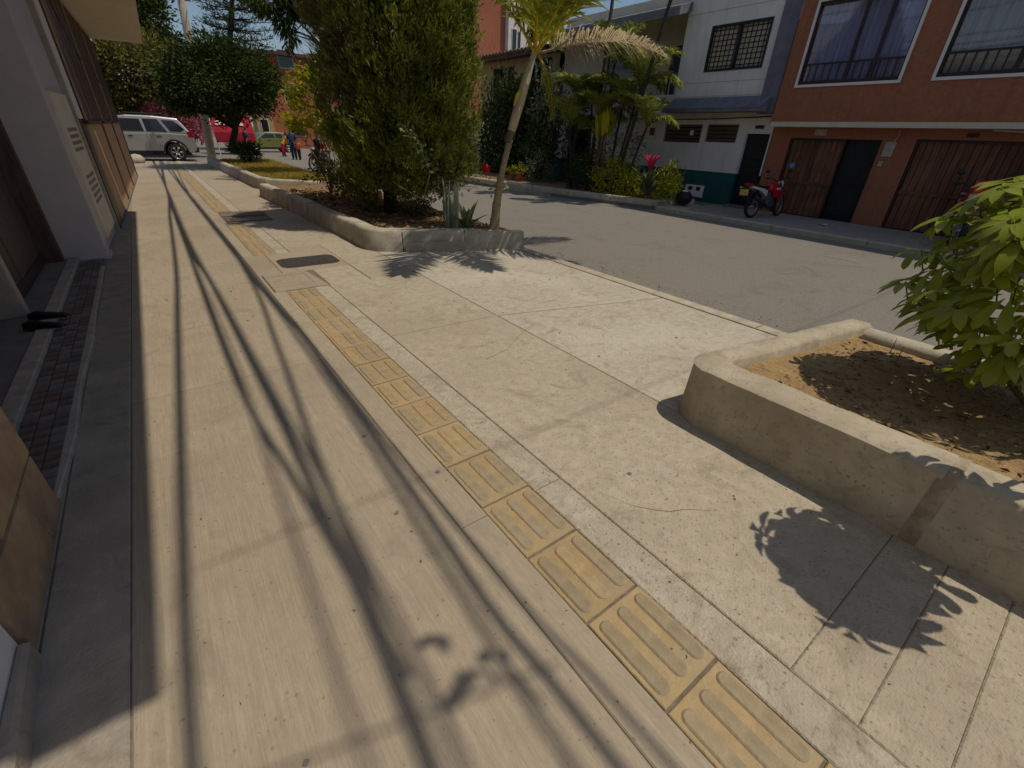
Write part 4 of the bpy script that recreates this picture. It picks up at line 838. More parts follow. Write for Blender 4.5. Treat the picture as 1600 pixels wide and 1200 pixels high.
# ================================================================== POLE AND CABLES
pb, pt = AY(331, 243, 29.3), AY(283, 0, 29.3)
pdir = (pt-pb).normalized(); pole_top = pb+pdir*8.6
po = thing('utility_pole', 'grey concrete utility pole at the far end of the pavement', 'pole')
obj('shaft', MB().tube([pb-pdir*.4, pb+pdir*4, pole_top], [.19, .165, .12], 14), 'pole_concrete', po, smooth=True)
for d in (6.2, 7.2, 8.2):
    c = pb+pdir*d; obj('bracket', MB().box(c.x-.35, c.x+.35, c.y-.05, c.y+.05, c.z-.04, c.z+.04), 'engine', po)
    for s in (-.3, 0, .3): obj('insulator', MB().lathe([(0, .0), (.04, .0), (.06, .05), (.035, .07), (.05, .11), (0, .13)], (c.x+s, c.y, c.z+.04), 10), 'plastic_black', po)
def shadow_cable(name, pts, rad, zf, label, end=None, start_z=None):
    """overhead cable whose course over the pavement is known from where the sun drops its shade"""
    P = [Vector((x+SX*zf(y), y+SY*zf(y), zf(y))) for x, y in pts]
    if end is not None: P.append(end)
    Q = []
    for i in range(len(P)-1):                                   # Catmull-Rom for a smooth sag
        a, b, c, d = P[max(i-1, 0)], P[i], P[i+1], P[min(i+2, len(P)-1)]
        for k in range(6):
            t = k/6; Q.append(.5*((2*b)+(c-a)*t+(2*a-5*b+4*c-d)*t*t+(3*b-a-3*c+d)*t**3))
    Q.append(P[-1])
    return tag(obj(name, MB().tube(Q, rad, 6), 'cable', smooth=True), label, 'cable', 'overhead cables')
zsag = lambda y: 5.5+.0022*(y-14)**2
e0 = pb+pdir*6.25; e1 = pb+pdir*7.25
shadow_cable('overhead_cable', [(-.44, -3), (-.40, .4), (-.37, 1.5), (-.33, 2.3), (-.17, 5.3), (-.05, 7.6), (.10, 12), (.30, 18)], .026, lambda y: zsag(y)+.3, 'overhead cable nearest the left house front', e1+Vector((-.3, 0, .1)))
shadow_cable('overhead_cable', [(.14, -3), (.19, .2), (.24, 1.3), (.27, 2.6), (.27, 4), (.26, 6.7), (.20, 9.3), (.28, 17)], .024, lambda y: zsag(y), 'thick bundled overhead cable, second from the left house', e0+Vector((-.3, 0, .1)))
shadow_cable('overhead_cable', [(.27, .9), (.20, 2.2), (.13, 3.2), (.12, 4.6), (.16, 8.2), (.27, 16.5)], .020, lambda y: zsag(y)-.2, 'short slack overhead cable sagging below the thick bundle', e0+Vector((-.3, 0, -.1)))
shadow_cable('overhead_cable', [(.74, -3), (.70, .2), (.67, .9), (.69, 1.4), (.72, 2.2), (.75, 3.2), (.78, 4.5), (.73, 6), (.74, 9), (.72, 17)], .022, lambda y: zsag(y)-.6, 'overhead cable running above the tactile tiles', e0+Vector((0, 0, .1)))
shadow_cable('overhead_cable', [(.90, -3), (.84, .15), (.80, .8), (.78, 1.7), (.77, 2.8), (.79, 4.5), (.77, 6), (.78, 9), (.76, 17)], .015, lambda y: zsag(y)-.25, 'thin overhead cable twisted round its neighbour above the tactile tiles', e0+Vector((.3, 0, .1)))
shadow_cable('overhead_cable', [(.20, .3), (.30, 1.6), (.38, 2.6), (.52, 4.2), (.70, 6.8), (.76, 12)], .022, lambda y: zsag(y)+1.0, 'overhead cable slanting across the others', e1+Vector((0, 0, .1)))
shadow_cable('overhead_cable', [(.22, -3), (.28, .1), (.32, .9), (.33, 2.0), (.31, 3.4), (.29, 5.5), (.24, 9.5), (.30, 17)], .018, lambda y: zsag(y)+1.9, 'highest of the overhead cables, above the thick bundle', e1+Vector((-.3, 0, .2)))
shadow_cable('overhead_cable', [(.02, -3), (.05, .5), (.08, 1.4), (.12, 2.6), (.16, 4.2), (.17, 6.5), (.20, 12), (.3, 18)], .014, lambda y: zsag(y)+2.2, 'thin high overhead cable left of the thick bundle', e1+Vector((-.2, 0, .25)))
shadow_cable('overhead_cable', [(.62, -3), (.58, .2), (.60, 1.0), (.66, 2.2), (.71, 3.6), (.73, 5.5), (.72, 9), (.70, 17)], .02, lambda y: zsag(y)+1.5, 'high overhead cable left of the tactile tile cables', e1+Vector((.1, 0, .2)))
tag(obj('service_wire', MB().tube([(-.3+SX*7.2, 1.87+SY*7.2, 7.2), (.55+SX*7.2, 1.86+SY*7.2, 7.2), (11, -.6, 7.8), (14.6, -.7, 8)], .005, 5), 'cable'), 'thin service wire crossing high over the pavement to the orange house', 'cable')
tag(obj('service_wire', MB().tube([(-.5+SX*6.2, .98+SY*6.2, 6.2), (.75+SX*6.2, .62+SY*6.2, 6.2)], .009, 5), 'cable'), 'short service wire between the bundled cables', 'cable')
lumps = thing('shadow_lumps', 'unseen black lumps added among the overhead cables, shaped for their blotchy shadow on the pavement', 'shadow caster', (0, 0, 0))  # added out of view; bits shaped and placed to drop a blotchy shadow
zq = 5.3
def over(x, y, z=zq): return Vector((x+SX*z, y+SY*z, z))
obj('shadow_bar', MB().tube([over(.37, .74), over(.46, .775)], .03, 10), 'cable', lumps)
obj('shadow_hook', MB().tube([over(.36, .985), over(.41, .975), over(.445, .94), over(.42, .905)], .024, 6), 'cable', lumps)
obj('shadow_lump', MB().tube([over(.34, .73), over(.41, .76), over(.45, .80)], .03, 6), 'cable', lumps)
obj('shadow_lump', MB().ball(over(.535, .80), .03, 8), 'cable', lumps); obj('shadow_lump', MB().ball(over(.60, .76), .03, 8), 'cable', lumps)
obj('shadow_lump', MB().tube([over(.40, .985), over(.36, .99)], .02, 6), 'cable', lumps); obj('shadow_lump', MB().tube([over(.46, .79), over(.52, .74), over(.53, .70)], .012, 6), 'cable', lumps)
obj('shadow_thread', MB().tube([over(.60, .70), over(.62, .55, 5.9)], .008, 5), 'cable', lumps)

# ================================================================== PLANTS
def limb(pts, r0, r1, n=8):
    k = len(pts); return MB().tube(pts, [r0+(r1-r0)*i/(k-1) for i in range(k)], n)
def tree(name, label, base, top, r0, crown, m_leaf, L, W, bark='bark', cat='tree', group=None, n_limb=7, seed=1, cr_name='crown', gravity=0.0, limb_r=.35):
    t = thing(name, label, cat, base, group); b = Vector(base); t.location = (0, 0, 0)
    tp = Vector(top); r = random.Random(seed)
    mid = [b+(tp-b)*k/4+Vector((r.uniform(-.06, .06), r.uniform(-.06, .06), 0))*(0 if k in (0,) else 1) for k in range(5)]
    obj('trunk', limb(mid, r0, r0*.55, 10), bark, t, smooth=True)
    Ps, Ds = [], []
    for i, (c, rad, nc, per, sp) in enumerate(crown):
        P, D = clumps(c, rad, nc, per, sp, seed*10+i, gravity=gravity); Ps.append(P); Ds.append(D)
        for k in range(n_limb):
            e = P[(k*97) % len(P)]; s = mid[2+k % 3]; e = Vector(e)
            obj('limb', limb([s, s+(e-s)*.5+Vector((0, 0, .12*(e-s).length)), e], r0*limb_r, r0*.06, 6), bark, t, smooth=True)
    P = np.concatenate(Ps); D = np.concatenate(Ds); n = len(P)
    obj(cr_name, leaves_at(P, D, rng.uniform(L*.6, L*1.25, n), rng.uniform(W*.7, W*1.2, n), m_leaf, cr_name), None, t, kind='stuff')
    return t

# ---- cypress
cy = thing('cypress_tree', 'big dense cypress with shaggy green crown standing in the nearer pavement planter', 'tree')
cb = Vector((3.95, 9.6, .22)); ct = Vector((4.45, 9.6, 7.2))
obj('trunk', limb([cb-Vector((0, 0, .15)), cb+Vector((.02, 0, .5)), cb+Vector((.12, 0, 1.6)), ct], .17, .05, 12), 'bark_dark', cy, smooth=True)
for (a, b) in [((.0, 0, .25), (-.55, -.2, 1.2)), ((.02, 0, .3), (.6, .1, 1.1)), ((.0, -.02, .35), (.3, -.5, 1.3)), ((.0, .02, .4), (-.3, .5, 1.4)), ((.05, 0, .5), (1.0, -.2, .95))]:
    obj('limb', limb([cb+Vector(a), cb+(Vector(a)+Vector(b))*.5+Vector((0, 0, .06)), cb+Vector(b)], .06, .025, 7), 'bark_dark', cy, smooth=True)
obj('paint_mark', MB().tube([cb+Vector((-.03, -.155, .28)), cb+Vector((-.045, -.16, .40)), cb+Vector((-.04, -.15, .52))], [.02, .03, .015], 6), 'green_paint', cy)
T, PER = 3700, 22
z = .62+6.2*rng.random(T)**.9; th = rng.uniform(0, 2*PI, T); zz = np.clip((z-.55)/.9, 0, 1)
R = 1.42*(.70+.30*zz**.6)*np.where(z > 5, np.clip(1-(z-5)/2.6, .1, 1), 1.0)
lump = 1+.07*np.sin(3*th+2.1*z)+.06*np.sin(5*th-3.3*z+1)+.05*np.sin(9*th+6.2*z)
dep = 1-.55*rng.random(T)**1.6
bare = (np.abs((th-PI*1.02+PI) % (2*PI)-PI) < .4) & (z > 1.9) & (rng.random(T) < .6)
hol = (np.sin(4*th+3.1*z+.5)*np.sin(2.7*z+2*th) > .86) & (dep > .75)
k = ~(bare | hol); z, th, R, lump, dep = z[k], th[k], R[k], lump[k], dep[k]; T = len(z)
R = R*lump*dep; cxs = np.interp(z, [.5, 1.2, 3, 7], [4.30, 4.36, 4.40, 4.45])
A = np.stack([cxs+R*np.cos(th), 9.6+R*np.sin(th), z], 1); O = np.stack([np.cos(th)*.55, np.sin(th)*.55, np.full(T, .9)], 1); tone = np.clip(rng.normal(.5, .30, T), 0, 1)
siz = rng.uniform(.7, 1.35, T)
Pn = np.repeat(A, PER, 0)+rng.normal(0, 1, (T*PER, 3))*np.repeat(siz, PER)[:, None]*np.array([.060, .060, .085]); Dn = np.repeat(O, PER, 0)+rng.normal(0, .36, (T*PER, 3)); n = T*PER
Pn = np.concatenate([Pn, Pn+rng.normal(0, .03, Pn.shape), Pn+rng.normal(0, .03, Pn.shape)]); Dn = np.concatenate([Dn, Dn+rng.normal(0, .4, Dn.shape), Dn+rng.normal(0, .4, Dn.shape)])
me = leaves_at(Pn, Dn, rng.uniform(.05, .135, 3*n), rng.uniform(.016, .034, 3*n), 'leaf_cypress', 'crown')
tv = np.clip(np.tile(np.repeat(tone, PER), 3)+rng.normal(0, .14, 3*n), 0, 1); me.attributes['rnd'].data.foreach_set('value', np.repeat(tv, 4).astype(np.float32))
obj('crown', me, None, cy, kind='stuff')
N = 3000; z = rng.uniform(1.9, 6.0, N); th = PI*1.02+rng.normal(0, .35, N); R = 1.5*(.50+.52*rng.random(N)); 
P = np.stack([4.38+R*np.cos(th), 9.6+R*np.sin(th), z], 1); D = np.stack([np.cos(th), np.sin(th), .9+rng.normal(0, .4, N)], 1)+rng.normal(0, .3, (N, 3))
obj('dead_twigs', leaves_at(P, D, rng.uniform(.08, .26, N), rng.uniform(.006, .016, N), 'leaf_dead', 'dead_twigs'), None, cy, kind='stuff')

# ---- trees down the street
def pm(px, py, Y): return (AY(px+1, py, Y)-AY(px, py, Y)).length
def ell(px, py, wpx, hpx, Y, dep, nc, per, sp=.2):
    s = pm(px, py, Y); c = AY(px, py, Y); return (tuple(c), (wpx*s*.5, dep, hpx*s*.5), nc, per, sp)
tree('dark_tree', 'round dark green tree with dense crown beside the utility pole', AY(362, 238, 25.5), AY(372, 165, 25.5), .16,
     [ell(345, 126, 160, 90, 25.5, 1.9, 160, 75), ell(392, 136, 76, 66, 25.2, 1.4, 80, 60), ell(300, 122, 90, 66, 25.8, 1.3, 70, 60), ell(352, 100, 80, 70, 25.6, 1.3, 50, 60), ell(278, 150, 52, 50, 25.6, .8, 26, 50, .25), ell(415, 128, 44, 44, 25.4, .7, 20, 50, .25), ell(290, 164, 50, 26, 25.3, .8, 16, 50, .25), ell(395, 92, 50, 40, 25.8, .8, 16, 50, .3)], 'leaf_dark', .17, .075, 'bark_dark', seed=3)
tree('street_shrub', 'dark bush with pale leaf tips at the foot of the dark round tree', G(375, 243, .2), AY(378, 225, 25), .05, [ell(385, 236, 44, 26, 25, .5, 36, 36)], 'leaf_dark', .2, .05, cat='shrub', seed=5, n_limb=3)
tree('olive_tree', 'olive green leafy tree standing behind the silver car', AY(205, 235, 37), AY(215, 120, 37), .2,
     [ell(205, 110, 150, 120, 37, 2.6, 110, 90), ell(262, 125, 80, 110, 38, 2.0, 70, 80), ell(170, 150, 60, 80, 36.6, 1.5, 40, 60)], 'leaf_olive', .26, .13, seed=6)
tree('backdrop_tree', 'tall dark tree behind the olive tree at upper left', AY(240, 220, 44), AY(232, 30, 44), .3,
     [ell(215, 25, 100, 120, 44, 3, 80, 70), ell(262, 75, 60, 50, 44, 2, 26, 50), ell(195, 10, 60, 70, 43, 2, 30, 60)], 'leaf_dark', .34, .14, seed=7)
tree('bougainvillea', 'pink flowering bougainvillea behind the silver car and pole', AY(280, 230, 36), AY(275, 190, 36), .08,
     [ell(258, 185, 70, 44, 36, 1.0, 50, 70), ell(295, 192, 46, 56, 36, 1.0, 40, 70), ell(320, 205, 24, 40, 36.4, .8, 16, 50)], 'leaf_pink', .16, .1, cat='shrub', seed=8, n_limb=4)
# araucaria with level tiers
ar = thing('araucaria_tree', 'tall araucaria with level tiers of needles against the sky', 'tree')
a0 = AY(352, 200, 46); a1 = AY(366, -60, 46)
obj('trunk', limb([a0, (a0+a1)/2, a1], .28, .12, 8), 'bark_dark', ar, smooth=True)
for k, pyy in enumerate(range(-50, 96, 16)):
    c = AY(366-.04*pyy, pyy, 46); Pk = []; Dk = []
    for q in range(8):
        a = q*PI/4+k*.6; Lb = rng.uniform(1.6, 3.0)*(1 if k > 2 else .8)
        e = c+Vector((math.cos(a)*Lb, math.sin(a)*Lb, rng.uniform(-.1, .35)))
        obj('limb', limb([c, (c+e)/2-Vector((0, 0, .12)), e], .05, .02, 5), 'bark_dark', ar)
        n = 70; t = rng.random(n)**.6; B = np.array(c)[None]*(1-t[:, None])+np.array(e)[None]*t[:, None]
        Pk.append(B+rng.normal(0, .13, (n, 3))*np.array([1, 1, .55])); Dk.append(np.array([math.cos(a), math.sin(a), .5])[None]*.6+rng.normal(0, .6, (n, 3)))
    obj('needle_tier', leaves_at(np.concatenate(Pk), np.concatenate(Dk), rng.uniform(.2, .42, 8*70), .06, 'leaf_dark', 'needle_tier'), None, ar, kind='stuff')
tree('hanging_tree', 'dark tree with drooping sprays hanging in from the top left of the cypress', AY(560, 235, 19), AY(500, -60, 19), .14,
     [ell(430, -5, 80, 50, 19, 1.0, 22, 50, .16), ell(450, 45, 40, 50, 19, .6, 10, 50, .2), ell(490, -10, 120, 60, 19, 1.3, 50, 60)], 'leaf_dark', .26, .06, 'bark_dark', seed=12, gravity=.7)
# bare winter twigs behind the cypress edge
bt = thing('bare_tree', 'leafless grey twiggy tree beside the left edge of the cypress', 'tree'); b0 = AY(525, 235, 16)
obj('trunk', limb([b0, AY(515, 130, 16), AY(500, 60, 16)], .06, .03, 7), 'bark_pale', bt)
rr = random.Random(5); mb = MB()
for k in range(70):
    s = AY(rr.uniform(500, 525), rr.uniform(50, 170), 16+rr.uniform(-.3, .3)); e = s+Vector((rr.uniform(-.9, .3), rr.uniform(-.4, .4), rr.uniform(.3, 1.3)))
    mb.tube([s, (s+e)/2+Vector((rr.uniform(-.1, .1), 0, 0)), e], [.012, .008, .004], 4)
obj('twigs', mb, 'bark_pale', bt, kind='stuff')
# yellow green sapling
sp = thing('sapling', 'slender sapling with bright yellow green leaves leaning over the grass planter', 'sapling')
sb = Vector((3.62, 12.6, .2)); Ps = []; Ds = []
for (tp, cl) in [((470, 118), 26), ((452, 150), 22), ((465, 165), 20), ((440, 190), 20), ((462, 198), 24), ((482, 195), 16), ((455, 128), 14), ((490, 180), 10)]:
    e = AY(tp[0]+14, tp[1], 12.4+rr.uniform(-.4, .4)); m1 = sb+(e-sb)*.5+Vector((.18, 0, -.05))
    obj('stem', limb([sb, m1, e], .018, .006, 6), 'bark_pale', sp)
    for q in range(int(cl*.62)):
        c = np.array(e)+rng.normal(0, .125, 3)*np.array([1.3, 1, .6]); n = 16
        Ps.append(c+rng.normal(0, .065, (n, 3))); Ds.append(rng.normal(0, 1, (n, 3))*np.array([1, 1, .5]))
Ps = np.concatenate(Ps); Ds = np.concatenate(Ds); obj('foliage', leaves_at(Ps, Ds, rng.uniform(.07, .14, len(Ps)), .055, 'leaf_yellow', 'foliage', fold=.1), None, sp, kind='stuff')
# low green shoots round the cypress foot
for (px, py, wp, hp, Y, mm, lab) in [(548, 285, 60, 60, 10.9, 'leaf_olive', 'yellowish shrub at the left foot of the cypress'), (520, 272, 70, 44, 12.2, 'leaf_mid', 'green weedy shrub where the two planters meet'),
                                    (640, 315, 44, 34, 9.3, 'leaf_olive', 'small leafy shrub right of the cypress trunk'), (575, 305, 26, 40, 10.2, 'leaf_bright', 'small bright shoot left of the cypress trunk')]:
    c = ell(px, py, wp, hp, Y, .35, 26, 26); g0 = Vector(c[0]); g0.z = .2
    tree('planter_shrub', lab, g0, Vector(c[0]), .015, [c], mm, .09, .04, 'bark_pale', 'shrub', seed=int(px), n_limb=5)
# ---- rose bush with pale arching leafy cane and a red bloom
rs = thing('rose_bush', 'rose bush with a pale leafy cane and red bloom before the cypress', 'rose bush')
rb0 = G(692, 350, .25); Yr = rb0.y
def cane(pts, r=.008):
    P = [rb0 if p is None else AY(p[0], p[1], Yr+(p[2] if len(p) > 2 else 0)) for p in pts]; obj('cane', MB().tube(P, [r]*(len(P)-1)+[r*.5], 6), 'bark_pale', rs); return P
cane([None, (685, 335), (662, 310), (690, 285), (735, 278)], .009); cane([(662, 310), (672, 270), (655, 225), (632, 200)]); cane([(690, 288), (715, 290), (745, 293)]); cane([(720, 280), (740, 285), (748, 296)], .005)
cane([(735, 278), (750, 275), (758, 268)], .005); cane([(662, 312), (640, 300), (620, 288)], .006)
Ps = []; Ds = []
path = [(632, 200), (640, 208), (650, 222), (655, 232), (664, 243), (670, 255), (676, 268), (686, 280)]
for p in path:
    for q in range(11):
        c = np.array(AY(p[0]+rr.gauss(0, 5), p[1]+rr.gauss(0, 5), Yr-.1)); Ps.append(c); Ds.append(rng.normal(0, 1, 3)+np.array([0, -.4, .1]))
for p in [(700, 283), (725, 280), (745, 290), (757, 270), (735, 294), (640, 302), (690, 310), (700, 300), (765, 300), (775, 285), (790, 290)]:
    for q in range(5): Ps.append(np.array(AY(p[0]+rr.gauss(0, 6), p[1]+rr.gauss(0, 5), Yr))); Ds.append(rng.normal(0, 1, 3))
Ps = np.array(Ps); Ds = np.array(Ds); obj('foliage', leaves_at(Ps, Ds, rng.uniform(.07, .12, len(Ps)), .06, 'leaf_rose', 'foliage', fold=.12), None, rs, kind='stuff')
fc = AY(759, 265, Yr); pet = MB()
for k in range(9):
    a = k*2.4; r = .02+.004*k; e = fc+Vector((math.cos(a)*r, math.sin(a)*r, .004*(9-k)))
    pet.ball(e, .050, 8, (1, 1, 1.4))
obj('bloom', pet, 'flower_red', rs, smooth=True)
f2 = AY(503, 230, 11.6)
rs2 = thing('flower_shrub', 'thin stemmed shrub with a single orange red bloom left of the cypress', 'shrub'); obj('stem', MB().tube([(f2.x+.15, 11.6, .2), (f2.x+.1, 11.6, .8), f2], .006, 5), 'bark_pale', rs2)
obj('bloom', MB().ball(f2, .045, 8).ball(f2+Vector((.03, 0, .03)), .035, 8), 'cloth_orange', rs2, smooth=True)

# ---- strap leaved plants
def blade(L, W, bend, n=7, cup=.25, obovate=False):
    vs = []; fs = []; a = 0.0; p = Vector((0, 0, 0))
    for i in range(n+1):
        t = i/n; wd = W*.5*(math.sin(PI*min(1, .18+t*.62)) if t < 1 else 0)*(1-t**4)
        if obovate: wd = W*.5*max(.06, math.sin(PI*.5*min(1, t/.66)))**1.2*(math.sqrt(max(0, 1-((t-.66)/.34)**2)) if t > .66 else 1)
        vs += [(p.x, wd, p.z+wd*cup), (p.x, 0, p.z), (p.x, -wd, p.z+wd*cup)]
        ang = bend[0]+(bend[1]-bend[0])*t; p = p+Vector((math.cos(ang), 0, math.sin(ang)))*(L/n)
    for i in range(n):
        b = i*3; fs += [(b, b+1, b+4, b+3), (b+1, b+2, b+5, b+4)]
    return MB().add(vs, fs)
def blade_mesh(name, L, W, bend, m_, rnd=.5, **k):
    mb = blade(L, W, bend, **k); me = mesh_of(name, mb, m_, True); a = me.attributes.new('rnd', 'FLOAT', 'POINT')
    a.data.foreach_set('value', [min(1, max(0, rnd+random.uniform(-.1, .1)))]*len(mb.v)); return me
ag = thing('agave_plant', 'agave with green rosette and upright grey leaves at the planter end', 'agave', G(722, 357, .24), scale=1.3)
gl = [blade_mesh('leaf', .5, .085, (R_(75), R_(52)), 'agave', .1*k) for k in range(3)]+[blade_mesh('leaf', .46, .11, (R_(52), R_(10)), 'agave', .1*k) for k in range(3)]
for k in range(20):
    o = obj('leaf', gl[k % 6], None, ag); o.rotation_euler = (0, 0, k*2.4); o.location = (.09+rr.uniform(-.03, .03), rr.uniform(-.03, .03), -.02); o.scale = (rr.uniform(.65, 1),)*3
ul = [blade_mesh('upright_leaf', .62, .05, (R_(88), R_(80)), 'agave_grey', .3), blade_mesh('upright_leaf', .52, .055, (R_(84), R_(96)), 'agave_grey', .6)]
for k in range(15):
    o = obj('upright_leaf', ul[k % 2], None, ag); o.rotation_euler = (rr.uniform(-.06, .06), 0, k*1.7); o.location = (-.16+rr.uniform(-.09, .07), rr.uniform(-.06, .06), -.03); o.scale = (1, 1, rr.uniform(.8, 1.15))

# ---- palms
def frond_data(L, elev, droop, nl, ll, lw, hang, m_, rnd=.5, vshape=.5, seed=0, twist=0.0):
    """a feather frond in its own frame (grows along +x); returns leaflet mesh and midrib mesh"""
    r = np.random.default_rng(seed); n = 24; p = np.zeros(3); pts = []; tans = []
    for i in range(n+1):
        a = elev-droop*(i/n)**1.3; d = np.array([math.cos(a), 0, math.sin(a)]); pts.append(p.copy()); tans.append(d); p = p+d*L/n
    pts = np.array(pts); tans = np.array(tans); V = []; rn = []
    for k in range(nl):
        t = .12+.88*k/(nl-1); i = min(n-1, int(t*n)); f = t*n-i; b = pts[i]*(1-f)+pts[i+1]*f; T = tans[i]
        up = np.array([-T[2], 0, T[0]]); l = ll*(math.sin(PI*(.18+.75*t))**.7)*r.uniform(.85, 1.1)
        for s in (-1, 1):
            S = np.array([0, s, 0]); d0 = S*(.85)+T*(.55+.5*t)+up*vshape+r.normal(0, .15, 3); d0 /= np.linalg.norm(d0)
            d1 = d0+np.array([0, 0, -1])*hang*(1+.3*r.normal()); d1 /= np.linalg.norm(d1)
            mid = b+d0*l*.45; tip = mid+d1*l*.55; wv = np.cross(d0, up); wv = wv/max(1e-6, np.linalg.norm(wv))*lw*.5
            V.append([b-wv*.5, b+wv*.5, mid+wv, mid-wv, tip]); rn.append(min(1, max(0, rnd+r.normal(0, .22))))
    me = leaf_mesh('frond', np.array(V), 5, [(0, 1, 2, 3), (3, 2, 4)], m_, np.array(rn))
    rib = mesh_of('midrib', MB().tube([tuple(q) for q in pts[::2]], [.022*(1-.8*i/12)+.003 for i in range(13)], 6), 'palm_yellow' if m_ in ('frond_yellow',) else ('bark_pale' if m_ == 'frond_dry' else 'leaf_mid'), True)
    return me, rib
def place_frond(fd, parent, loc, az, roll=0.0, s=1.0):
    o = obj('frond', fd[0], None, parent, loc=loc); o.rotation_euler = (roll, 0, az); o.scale = (s,)*3
    obj('midrib', fd[1], None, o); return o
pa = thing('leaning_palm', 'young palm with ringed trunk and pale yellowish crown shaft leaning from the planter end', 'palm')
Yp = 6.72
trk = [AY(771, 366, Yp), AY(776, 320, Yp), AY(782, 280, Yp), AY(790, 245, Yp), AY(798, 214, Yp)]
trk = [Vector((p.x, Yp, p.z)) for p in trk]
fine = []; rad = []
for i in range(len(trk)-1):
    for k in range(8):
        t = k/8; fine.append(trk[i]*(1-t)+trk[i+1]*t); q = (i+t)/4; rad.append(.80*(.105-.045*min(1, q*1.6)+.01*(k % 4 == 0)+(.05*max(0, 1-q*9))))
obj('trunk', MB().tube(fine, rad, 14), 'palm_trunk', pa, smooth=True)
shf = [AY(795, 218, Yp), AY(802, 195, Yp), AY(812, 160, Yp), AY(822, 125, Yp), AY(831, 95, Yp), AY(841, 65, Yp)]
obj('crown_shaft', MB().tube(shf, [.052, .07, .078, .07, .05, .03], 14), 'palm_shaft', pa, smooth=True)
obj('torn_sheath', MB().tube([AY(803, 165, Yp-.07), AY(808, 150, Yp-.085), AY(813, 140, Yp-.075)], [.012, .035, .015], 8), 'palm_yellow', pa, smooth=True)
obj('sheath_collar', MB().tube([AY(793, 222, Yp), AY(799, 206, Yp)], [.058, .068], 12), 'bark', pa)
top = AY(836, 85, Yp)
F_y = frond_data(2.3, R_(84), R_(36), 84, .72, .045, 2.6, 'frond_yellow', .45, .1, 1); F_d = frond_data(2.5, R_(18), R_(34), 120, .72, .022, .9, 'frond_dry', .4, .45, 2); F_g = frond_data(2.3, R_(58), R_(95), 80, .62, .042, .6, 'frond_yellow', .6, .3, 3)
F_h = frond_data(1.1, R_(-55), R_(35), 50, .5, .045, 2.0, 'frond_yellow', .3, .0, 5); F_u = frond_data(1.9, R_(66), R_(120), 76, .7, .045, 2.2, 'frond_yellow', .3, .0, 6)
place_frond(F_y, pa, top, R_(-8)); place_frond(F_y, pa, top+Vector((0, 0, .05)), R_(60)); place_frond(F_d, pa, top, R_(-14), .35); place_frond(F_u, pa, top, R_(30), s=.7); place_frond(F_y, pa, top, R_(120))
place_frond(F_h, pa, top+Vector((.05, 0, .02)), R_(-30), s=.8)
F_s = frond_data(2.9, R_(44), R_(58), 90, .75, .05, .4, 'frond_yellow', .55, .25, 9)
place_frond(F_s, pa, top, R_(232), s=1.0); place_frond(F_s, pa, top, R_(262), s=.95); place_frond(F_s, pa, top, R_(296), s=1.08); place_frond(F_g, pa, top, R_(140), s=1.0)

def areca(label, spots, m_, lengths, seed, trunk_r=.035):
    t = thing('palm_clump', label, 'palm', group=None); r = random.Random(seed)
    fa = [frond_data(1.75, R_(74), R_(95), 56, .62, .045, .5, m_, .4, .35, seed+k) for k in range(2)]+[frond_data(1.5, R_(45), R_(100), 50, .55, .045, .8, m_, .5, .3, seed+7)]
    for (b, tp), nf in zip(spots, lengths):
        b = Vector(b); tp = Vector(tp); obj('stem', limb([b, b+(tp-b)*.5+Vector((r.uniform(-.04, .04), 0, 0)), tp], trunk_r*1.2, trunk_r, 8), 'bark_dark', t, smooth=True)
        for k in range(nf): place_frond(fa[k % 3], t, tp, k*2.4+r.uniform(-.3, .3), s=r.uniform(.7, 1.0))
    return t
Xa = 13.0
areca('clump of slender palms with green feather fronds in front of the white house', [((Xa, 12.3, .1), AX(940, 190, Xa)), ((Xa+.1, 11.9, .1), AX(972, 170, Xa+.1)), ((Xa-.2, 11.4, .1), AX(1000, 140, Xa)), ((Xa+.2, 13.0, .1), AX(925, 165, Xa+.2)), ((Xa, 13.6, .1), AX(905, 165, Xa)), ((Xa+.3, 12.5, .1), AX(960, 100, Xa+.3)), ((Xa-.3, 13.2, .1), AX(890, 200, Xa-.3)), ((Xa-.1, 11.0, .1), AX(1010, 200, Xa-.1))],
      'frond_green', [11, 11, 11, 9, 11, 9, 9, 7], 20)
areca('tall palm with bare slanting stems whose crown is above the picture', [((Xa-.3, 11.2, .1), AX(1060, -40, Xa-.3)), ((Xa-.1, 12.6, .1), AX(965, -60, Xa-.1))], 'frond_green', [6, 6], 40, .05)
# lime fan leaved plant
lm = thing('lime_fan_plant', 'bright lime green plant with upright broad leaves among the palms', 'plant', (Xa-.35, 11.9, .1))
lfm = [blade_mesh('leaf', .75, .17, (R_(86), R_(70)), 'leaf_yellow', .25*k, cup=.15) for k in range(3)]+[blade_mesh('leaf', .7, .15, (R_(55), R_(-35)), 'leaf_yellow', .5)]
hz = AX(958, 208, Xa-.35).z
for k in range(22):
    o = obj('leaf', lfm[k % 4], None, lm); o.rotation_euler = (0, 0, k*2.4); o.location = (rr.uniform(-.1, .1), rr.uniform(-.28, .28), hz-.1+rr.uniform(-.18, .1))
for k in range(4): obj('stem', MB().tube([(rr.uniform(-.05, .05), -.2+.13*k, 0), (0, -.15+.1*k, hz-.05)], .025, 6), 'bark', lm)
